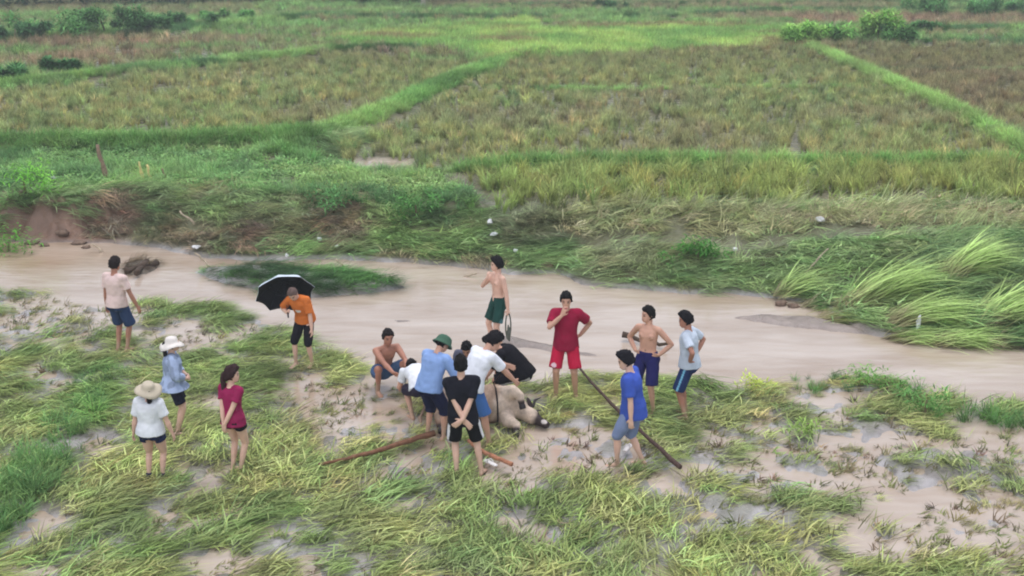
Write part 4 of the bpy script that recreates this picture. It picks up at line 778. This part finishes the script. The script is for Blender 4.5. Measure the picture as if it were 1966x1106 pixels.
# ------------------------------------------------------------------ umbrella
def umbrella(hold, axis, r=.5, shaft=.62):
    ax = Vector(axis).normalized(); root = empty('umbrella', hold); tag(root, 'black umbrella with silvery outside, tilted back behind the man in orange', 'umbrella')
    root.rotation_mode = 'QUATERNION'; root.rotation_quaternion = Vector((0, 0, 1)).rotation_difference(ax)
    silver = plain('umbrella_silver', lin(214,226,240), .3, .6, .06); black = plain('umbrella_lining', lin(20,22,36), .6, .25, .1); steel = plain('umbrella_steel', lin(44,46,56), .5, .3, .05)
    th = math.radians(56); Rr = r/math.sin(th)
    pt = lambda t, a, o=0.: Vector(((Rr+o)*math.sin(t)*math.cos(a), (Rr+o)*math.sin(t)*math.sin(a), shaft-Rr+(Rr+o)*math.cos(t)))
    for k in range(8):
        V, F = [], []; n, m = 8, 6; mats = []
        for lay in (.003, -.003):
            for i in range(n+1):
                for j in range(m+1):
                    u = j/m; a = (k+u)*math.pi/4; sag = 1-.10*math.sin(math.pi*u)*(i/n)**2; V.append(pt(th*i/n*sag, a, lay-.03*math.sin(math.pi*u)*(i/n)))
        q = (n+1)*(m+1)
        for l in (0, 1):
            for i in range(n):
                for j in range(m): a = l*q+i*(m+1)+j; F.append((a, a+m+1, a+m+2, a+1) if l == 0 else (a, a+1, a+m+2, a+m+1)); mats.append(l)
        for j in range(m): a = n*(m+1)+j; F.append((a, a+q, a+q+1, a+1)); mats.append(0)
        me = mesh('canopy_panel', V, F); me.materials.append(silver); me.materials.append(black); me.polygons.foreach_set('material_index', mats); link('canopy_panel', me, root)
        t = B(); a = k*math.pi/4
        for i in range(8): t.limb(pt(th*i/8, a, -.012), pt(th*(i+1)/8, a, -.012), [.0035, .0035], False, 6)
        rb = link('rib', mesh('rib', t.V, t.F), root, steel)
        t = B(); t.limb((0, 0, shaft-.32), pt(th*.5, a, -.014), [.003, .003], False, 6); link('stretcher', mesh('stretcher', t.V, t.F), rb, steel)
    t = B(); t.limb((0, 0, -.04), (0, 0, shaft+.05), [.006, .006], False, 8); link('shaft', mesh('shaft', t.V, t.F), root, steel)
    t = B(); t.limb((0, 0, -.12), (0, 0, .04), [.013, .014, .013]); link('handle', mesh('handle', t.V, t.F), root, black)
    return root
umbrella(hand_world(P5, 'R', .07), (-.22, .78, .62))

# ------------------------------------------------------------------ the cow
def cow():
    c = P(948, 806); root = empty('cow', (c.x, c.y, max(0, float(zat(c.x, c.y)[0]))), math.radians(-9)); tag(root, 'tan cow lying on its side with dark muzzle to the right, among the men', 'cow')
    b = B()     # own frame: x along the body towards the head, -y towards the feet, z up
    S = [(-.95, .02, .2, .1, .12), (-.82, .02, .24, .23, .21), (-.6, -.02, .26, .3, .25), (-.3, -.06, .28, .34, .28), (.0, -.05, .28, .33, .28), (.2, -.01, .27, .28, .26), (.34, .0, .25, .2, .2), (.42, .0, .23, .13, .15)]
    b.loft([(Vector((x, y, z)), Vector((0, -ry, 0)), Vector((0, 0, rz))) for x, y, z, ry, rz in S], 22)
    b.limb((.3, .02, .24), (.52, -.08, .16), [.17, .15, .115]); b.limb((.52, -.08, .16), (.62, -.14, .14), [.115, .105]); b.limb((.62, -.14, .14), (.82, -.24, .08), [.1, .078, .066])
    def leg(pts, rs):
        for (p0, q), (r1, r2) in zip(zip(pts[:-1], pts[1:]), zip(rs[:-1], rs[1:])): b.limb(p0, q, [r1, (r1+r2)*.53, r2])
    legs = [([(.16, -.04, .40), (.30, -.14, .52), (.42, -.2, .50), (.46, -.24, .38)], (.17, .105, .062, .05)), ([(.2, -.16, .16), (.28, -.36, .14), (.42, -.44, .13), (.43, -.56, .07)], (.15, .1, .06, .048)),
            ([(-.72, -.08, .36), (-.6, -.36, .36), (-.74, -.52, .24), (-.66, -.72, .12)], (.2, .12, .062, .048)), ([(-.72, -.1, .16), (-.56, -.4, .12), (-.7, -.56, .08), (-.56, -.74, .05)], (.19, .11, .06, .046))]
    for l, r in legs: leg(l, r)
    b.ball((.2, -.06, .4), .17)
    me = b.remesh('body', .013, 4); V = coords(me); fl = smooth(-.7, -.5, V[:, 0])*(1-smooth(.0, .12, V[:, 0]))*smooth(.2, .4, V[:, 2])
    V = V+normals(me)*(fl*.009*np.sin(V[:, 0]*52-V[:, 1]*9)+(vn3(V*6, 8)-.5)*.03)[:, None]; setco(me, V)
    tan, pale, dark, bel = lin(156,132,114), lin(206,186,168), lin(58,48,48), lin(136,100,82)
    R_ = lambda c: np.repeat(c[None], len(V), 0)
    C = mixc(R_(tan), R_(lin(156,142,134)), .8*smooth(.5, .65, vn3(V*3.1+4, 6)))
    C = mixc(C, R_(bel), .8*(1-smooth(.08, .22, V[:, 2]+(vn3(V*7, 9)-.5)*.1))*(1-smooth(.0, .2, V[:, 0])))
    C = mixc(C, R_(pale), smooth(.04, .14, V[:, 0]+(vn3(V*6, 3)-.5)*.14))
    for l, r in legs:
        d = np.linalg.norm(V-np.array(l[-1]), axis=1); C = mixc(C, R_(dark), 1-smooth(.05, .1, d))
    C = mixc(C, R_(dark), smooth(.6, .68, V[:, 0]+(vn3(V*9, 12)-.5)*.08)); C[np.linalg.norm(V-np.array((.8, -.28, .14)), axis=1) < .045] = lin(206,196,190)
    C *= (1+(vn3(V*14, 4)-.5)*.3)[:, None]; setcol(me, C); hide = colmat('cow_hide', .75, .2, .4, 60, .14, 24); link('body', me, root, hide)
    hoofm = plain('hoof_horn', lin(46,40,40), .4, .4)
    for l, r in legs:
        p0, q = Vector(l[-2]), Vector(l[-1]); d = (q-p0).normalized(); t = B(); t.limb(q, q+d*.08, [.046, .052, .05], False); link('hoof', t.remesh('hoof', .008, 2), root, hoofm)
    for k in (0, 1):
        o = Vector((.6, .0+k*-.02, .12+k*.15)); t = B(); t.limb(o, o+Vector((.02, .06, .03+k*.04)), [.026, .02]); t.limb(o+Vector((.02, .06, .03+k*.04)), o+Vector((.1, .1, .04+k*.06)), [.02, .007]); link('horn', t.remesh('horn', .006, 2), root, hoofm)
        t = B(); t.ball(o+Vector((-.05, .0, .03*k)), .05, (Vector((.03, 0, 0)), Vector((0, .05, .02)), Vector((-.05, .02, .09*(k*2-1))))); m = t.remesh('ear', .008, 2); setcol(m, np.repeat(dark[None], len(m.vertices), 0)); link('ear', m, root, hide)
    t = B(); pts = [(-.94, .02, .26), (-1.04, -.1, .16), (-1.06, -.3, .08), (-1.0, -.5, .06)]
    for (p0, q), (r1, r2) in zip(zip(pts[:-1], pts[1:]), ((.035, .026), (.026, .02), (.035, .012))): t.limb(p0, q, [r1, r2])
    m = t.remesh('tail', .008, 2); setcol(m, np.repeat(tan[None], len(m.vertices), 0)); link('tail', m, root, hide)
    return root
CW = cow()
def tube(name, pts, rs, mat, label, cat, wob=0., n=10, group=None):
    pts = [Vector(p) for p in pts]; base = pts[0].copy(); b = B(); st = []
    for i, (p, r) in enumerate(zip(pts, rs)):
        d = (pts[min(i+1, len(pts)-1)]-pts[max(i-1, 0)]).normalized(); x = d.cross(Vector((.13, .2, 1))).normalized(); y = d.cross(x); k = 1+random.uniform(-wob, wob); st.append((p-base, x*r*k, y*r*k))
    b.loft(st, n); o = link(name, mesh(name, b.V, b.F), None, mat); o.location = base; return tag(o, label, cat, group)
def cw(x, y, z): return Matrix.Translation(CW.location) @ Matrix.Rotation(CW.rotation_euler.z, 4, 'Z') @ Vector((x, y, z))
h10 = hand_world(P10, 'L', .06)
tube('rope', [h10, h10.lerp(cw(.0, -.02, .6), .6), cw(.0, -.02, .6), cw(.06, -.16, .56), cw(.1, -.28, .46), cw(.12, -.345, .3), cw(.12, -.34, .14), cw(.1, -.3, .03)], [.013]*8, plain('rope_fibre', lin(48,42,44), .9, .1), 'dark rope running from the hands over the cow', 'rope')

# ------------------------------------------------------------------ poles, sandals, litter, driftwood
def bark(nm, c): return plain(nm, c, .8, .25, .3, 14, .6)
def pole(p0, p1, r0, r1, mat, label, z=.05, z1=None, n=14, bend=.05):
    a, q = P(*p0, z), P(*p1, z if z1 is None else z1); pts, rs = [], []; sd = (q-a).cross(Vector((0, 0, 1))).normalized()
    for i in range(n+1):
        t = i/n; p = a.lerp(q, t)+sd*bend*math.sin(t*math.pi*1.3)+Vector((0, 0, random.uniform(-.008, .008))); pts.append(p); rs.append(r0+(r1-r0)*t)
    return tube('pole', pts, rs, mat, label, 'pole', .12)
pole((1106,698), (1300,898), .02, .036, bark('pole_dark', lin(80,62,56)), 'long dark wooden pole lying behind the man in blue', .2)
pole((612,892), (836,833), .02, .042, bark('pole_brown', lin(122,86,66)), 'rough brown pole lying on the mud left of the black t-shirt man', .16, .2)
pole((900,846), (978,892), .028, .03, bark('pole_red', lin(176,122,94)), 'short reddish pole beside the legs of the black t-shirt man', .14)
def sandal(px, py, rz, c, label, grp):
    q = P(px, py); root = empty('sandal', (q.x, q.y, max(0, float(zat(q.x, q.y)[0]))+.1), rz); tag(root, label, 'sandal', grp); m = plain('sandal_foam', lin(*c), .7, .2)
    t = B(); t.loft([(Vector((0, y, .012)), Vector((w, 0, 0)), Vector((0, 0, .012))) for y, w in ((-.13, .02), (-.11, .034), (-.03, .034), (.06, .045), (.11, .042), (.135, .022))], 14); link('sole', mesh('sole', t.V, t.F), root, m)
    t = B()
    for s in (-1, 1):
        for a, q2 in (((s*.04, -.01, .02), (s*.03, .03, .055)), ((s*.03, .03, .055), (0, .075, .03))): t.limb(a, q2, [.007, .007])
    link('strap', t.remesh('strap', .005, 1), root, m)
sandal(942, 903, .7, (226,222,220), 'white sandal beside the right foot of the black t-shirt man', 'loose sandals')
sandal(1204, 876, -.4, (214,208,206), 'pale sandal behind the feet of the man in blue', 'loose sandals')
def loop_bundle():
    c = hand_world(P13, 'L', .07); V = []; b = B(); pts = [c+Vector((.045*math.sin(a), 0, -.24+.24*math.cos(a))) for a in np.linspace(0, 2*math.pi, 24)]
    for a, q in zip(pts[:-1], pts[1:]): b.limb(a-c, q-c, [.014, .014], True, 8)
    b.limb(Vector((.0, 0, -.22)), Vector((.02, .0, -.5)), [.012, .03, .02]); o = link('cord_bundle', b.remesh('cord_bundle', .008, 2), None, plain('cord_grey', lin(96,100,92), .85, .1)); o.location = c
    tag(o, 'grey looped bundle hanging from the hand of the man in green shorts', 'bundle')
loop_bundle()
M_BAG = plain('white_plastic', lin(226,226,228), .45, .4, .08)
def litter(px, py, sx, sy, sz, label, z=.5, c=None):
    q = P(px, py, z); zz = max(0, float(zat(q.x, q.y)[0])); V, F = [], []; n, m = 12, 8; R = px*13.7
    for j in range(m+1):
        for i in range(n):
            a, v = 2*math.pi*i/n, math.pi*j/m; V.append((math.sin(v)*math.cos(a), math.sin(v)*math.sin(a), math.cos(v)))
    for j in range(m):
        for i in range(n): F.append((j*n+i, j*n+(i+1) % n, (j+1)*n+(i+1) % n, (j+1)*n+i))
    V = np.array(V); V = V*(.55+.9*vn3(V*1.7+R, 5))[:, None]; V += (np.stack([vn3(V*4+R+k*9, 6) for k in range(3)], 1)-.5)*.5; V *= np.array([sx, sy, sz])*.3
    o = link('plastic_litter', mesh('plastic_litter', V, F, False), None, c or M_BAG); o.location = (q.x, q.y, zz+sz*.2+.08); o.rotation_euler.z = R % 3; tag(o, label, 'litter', 'plastic scraps left by the flood')
for px, py, sx, sy, sz, lb, z in (
    (940,418,.3,.2,.2,'upper white plastic scrap on the bank behind the man in green shorts',.75), (948,432,.34,.2,.16,'lower white plastic scrap on the bank behind the man in green shorts',.7),
    (1574,440,.3,.2,.2,'white bag at the edge of the pale bent rice',.75), (1938,546,.22,.18,.26,'white bag caught in reeds at the right edge',.7), (1765,606,.14,.1,.5,'upright white scrap standing among the reeds by the water',.4),
    (374,438,.34,.22,.12,'grey-white sheet on the debris heap at left',.6), (612,424,.2,.15,.14,'left white scrap on the brown debris left of centre',.7), (645,430,.2,.16,.12,'right white scrap on the brown debris left of centre',.7),
    (990,466,.18,.14,.12,'small white scrap on the green bank right of the man in green shorts',.5), (1107,474,.2,.14,.1,'small pale scrap on the bank above the red shirt man',.5), (1412,470,.16,.14,.12,'tiny white scrap under the dark leafy plant',.6),
    (1660,398,.2,.15,.14,'white scrap at the foot of the standing rice strip',.8), (1705,398,.16,.14,.12,'smaller white scrap in the standing rice strip at right',.8), (104,355,.3,.2,.2,'pale scrap in the grass above the eroded bank',.8), (550,475,.14,.12,.12,'tiny white scrap near the water above the umbrella',.3)):
    litter(px, py, sx, sy, sz, lb, z)
deadm = bark('dead_stalk', lin(138,116,98)); yelm = bark('dry_stalk', lin(206,190,128)); wood = bark('driftwood', lin(182,166,144)); dkw = bark('wet_wood', lin(76,62,52))
def stick(p0, p1, z0, z1, r, mat, label, name='broken_stalk', cat='stalk', grp='broken stalks on the far bank'):
    q0 = P(*p0, z0); zz = float(zat(q0.x, q0.y)[0])
    d = FOC*0+ (P(p0[0], p0[1], z0)-Vector((0, 0, CAM_H))).length
    sc = d/FOC; up = (p0[1]-p1[1])*sc/CP if z1 is None else z1; dx = (p1[0]-p0[0])*sc; a = Vector((q0.x, q0.y, max(0, zz)))
    e = a+Vector((dx, 0, up)); pts = [a.lerp(e, i/6)+Vector((random.uniform(-.02, .02), random.uniform(-.02, .02), 0)) for i in range(7)]; tube(name, pts, [r*(1-.5*i/6) for i in range(7)], mat, label, cat, .2, 8, grp)
stick((208,350), (193,288), .8, None, .075, deadm, 'thick brown dead stalk standing in the grass at left')
stick((276,352), (272,316), .8, None, .05, yelm, 'yellow broken stalk standing in the grass at left'); stick((290,352), (286,322), .8, None, .05, yelm, 'shorter yellow stalk right beside the first yellow one')
stick((322,352), (312,330), .8, None, .035, deadm, 'small brown stalk right of the yellow stalks'); stick((372,402), (345,378), .75, None, .03, wood, 'pale stick leaning on the green slope at left')
stick((405,500), (378,470), .2, None, .03, wood, 'curved pale branch reaching into the stream at left'); stick((196,468), (178,452), .2, None, .03, wood, 'short pale stick at the foot of the eroded bank')
stick((660,492), (645,475), .25, None, .028, wood, 'short pale stick at the water edge left of centre'); stick((1190,398), (1225,385), .8, None, .03, wood, 'pale stick lying across the strip paddy edge')
stick((1545,505), (1585,455), .5, None, .025, wood, 'pale straight reed leaning out of the lone tussock'); stick((890,505), (915,498), .3, None, .03, wood, 'bent pale branch on the bank left of the green shorts man')
for p0, p1, r, lb in (((238,520),(300,506),.09,'dark wet log snagged in the stream behind the pink shirt man'), ((262,528),(282,500),.07,'short wet stump on the snagged debris in the stream'), ((1895,655),(1966,648),.06,'pale driftwood at the water edge far right'), ((1195,645),(1280,662),.045,'drifting dark branch in the water behind the bare-chested man at right')):
    a, q = P(*p0, .08), P(*p1, .08); pts = [a.lerp(q, i/6)+Vector((0, random.uniform(-.06, .06), random.uniform(-.03, .05))) for i in range(7)]
    tube('driftwood', pts, [r*(1.1-.4*i/6) for i in range(7)], wood if 'pale' in lb else dkw, lb, 'driftwood', .25, 9, 'wood carried down by the flood')
# clods that slid off the eroded bank
for k, (px, py, r) in enumerate(((60,462,.22),(85,466,.16),(150,462,.2),(165,470,.14),(120,455,.25),(1050,512,.2),(1360,742,.16),(1525,582,.16),(1500,578,.2))):
    q = P(px, py, .08); V, F = [], []; b = B(); r *= .55; b.ball((0, 0, 0), r); V = np.array([tuple(v) for v in b.V]); V *= (.45+1.1*vn3(V/r*2.2+k*7, 4))[:, None]; V[:, 0] *= 1.4; V[:, 2] *= .6
    o = link('earth_clod', mesh('earth_clod', V, b.F), None, bark('clod_earth', lin(118,98,84))); o.location = (q.x, q.y, max(0, float(zat(q.x, q.y)[0]))+r*.2)
    tag(o, ['brown clod at the foot of the eroded bank, leftmost', 'small clod at the water under the eroded bank', 'clod at the right end of the eroded bank', 'smallest clod right of the eroded bank at the water', 'big clod midway up the eroded bank', 'brown clod on the far shore right of the green shorts man', 'dark clod on the near shore right of the grey shirt man', 'right clod on the mud by the far shore left of the reeds', 'left clod on the mud by the far shore left of the reeds'][k], 'clod', 'earth clods at the water edge')

# ------------------------------------------------------------------ humid air
hz = mesh('haze', [(x, y, z) for x in (-4300, 4300) for y in (-60, 4100) for z in (-1.6, 14)], [(0,1,3,2),(4,6,7,5),(0,4,5,1),(2,3,7,6),(0,2,6,4),(1,5,7,3)], False)
hm, ht, hb = newmat('humid_air'); ht.nodes.remove(hb); pv = ht.nodes.new('ShaderNodeVolumePrincipled'); pv.inputs['Density'].default_value = .0014; pv.inputs['Color'].default_value = (.86, .92, .94, 1)
ht.links.new(pv.outputs[0], ht.nodes['Material Output'].inputs['Volume'])
tag(link('haze', hz, mat=hm), 'thin humid haze over the paddies', 'haze', kind='stuff')
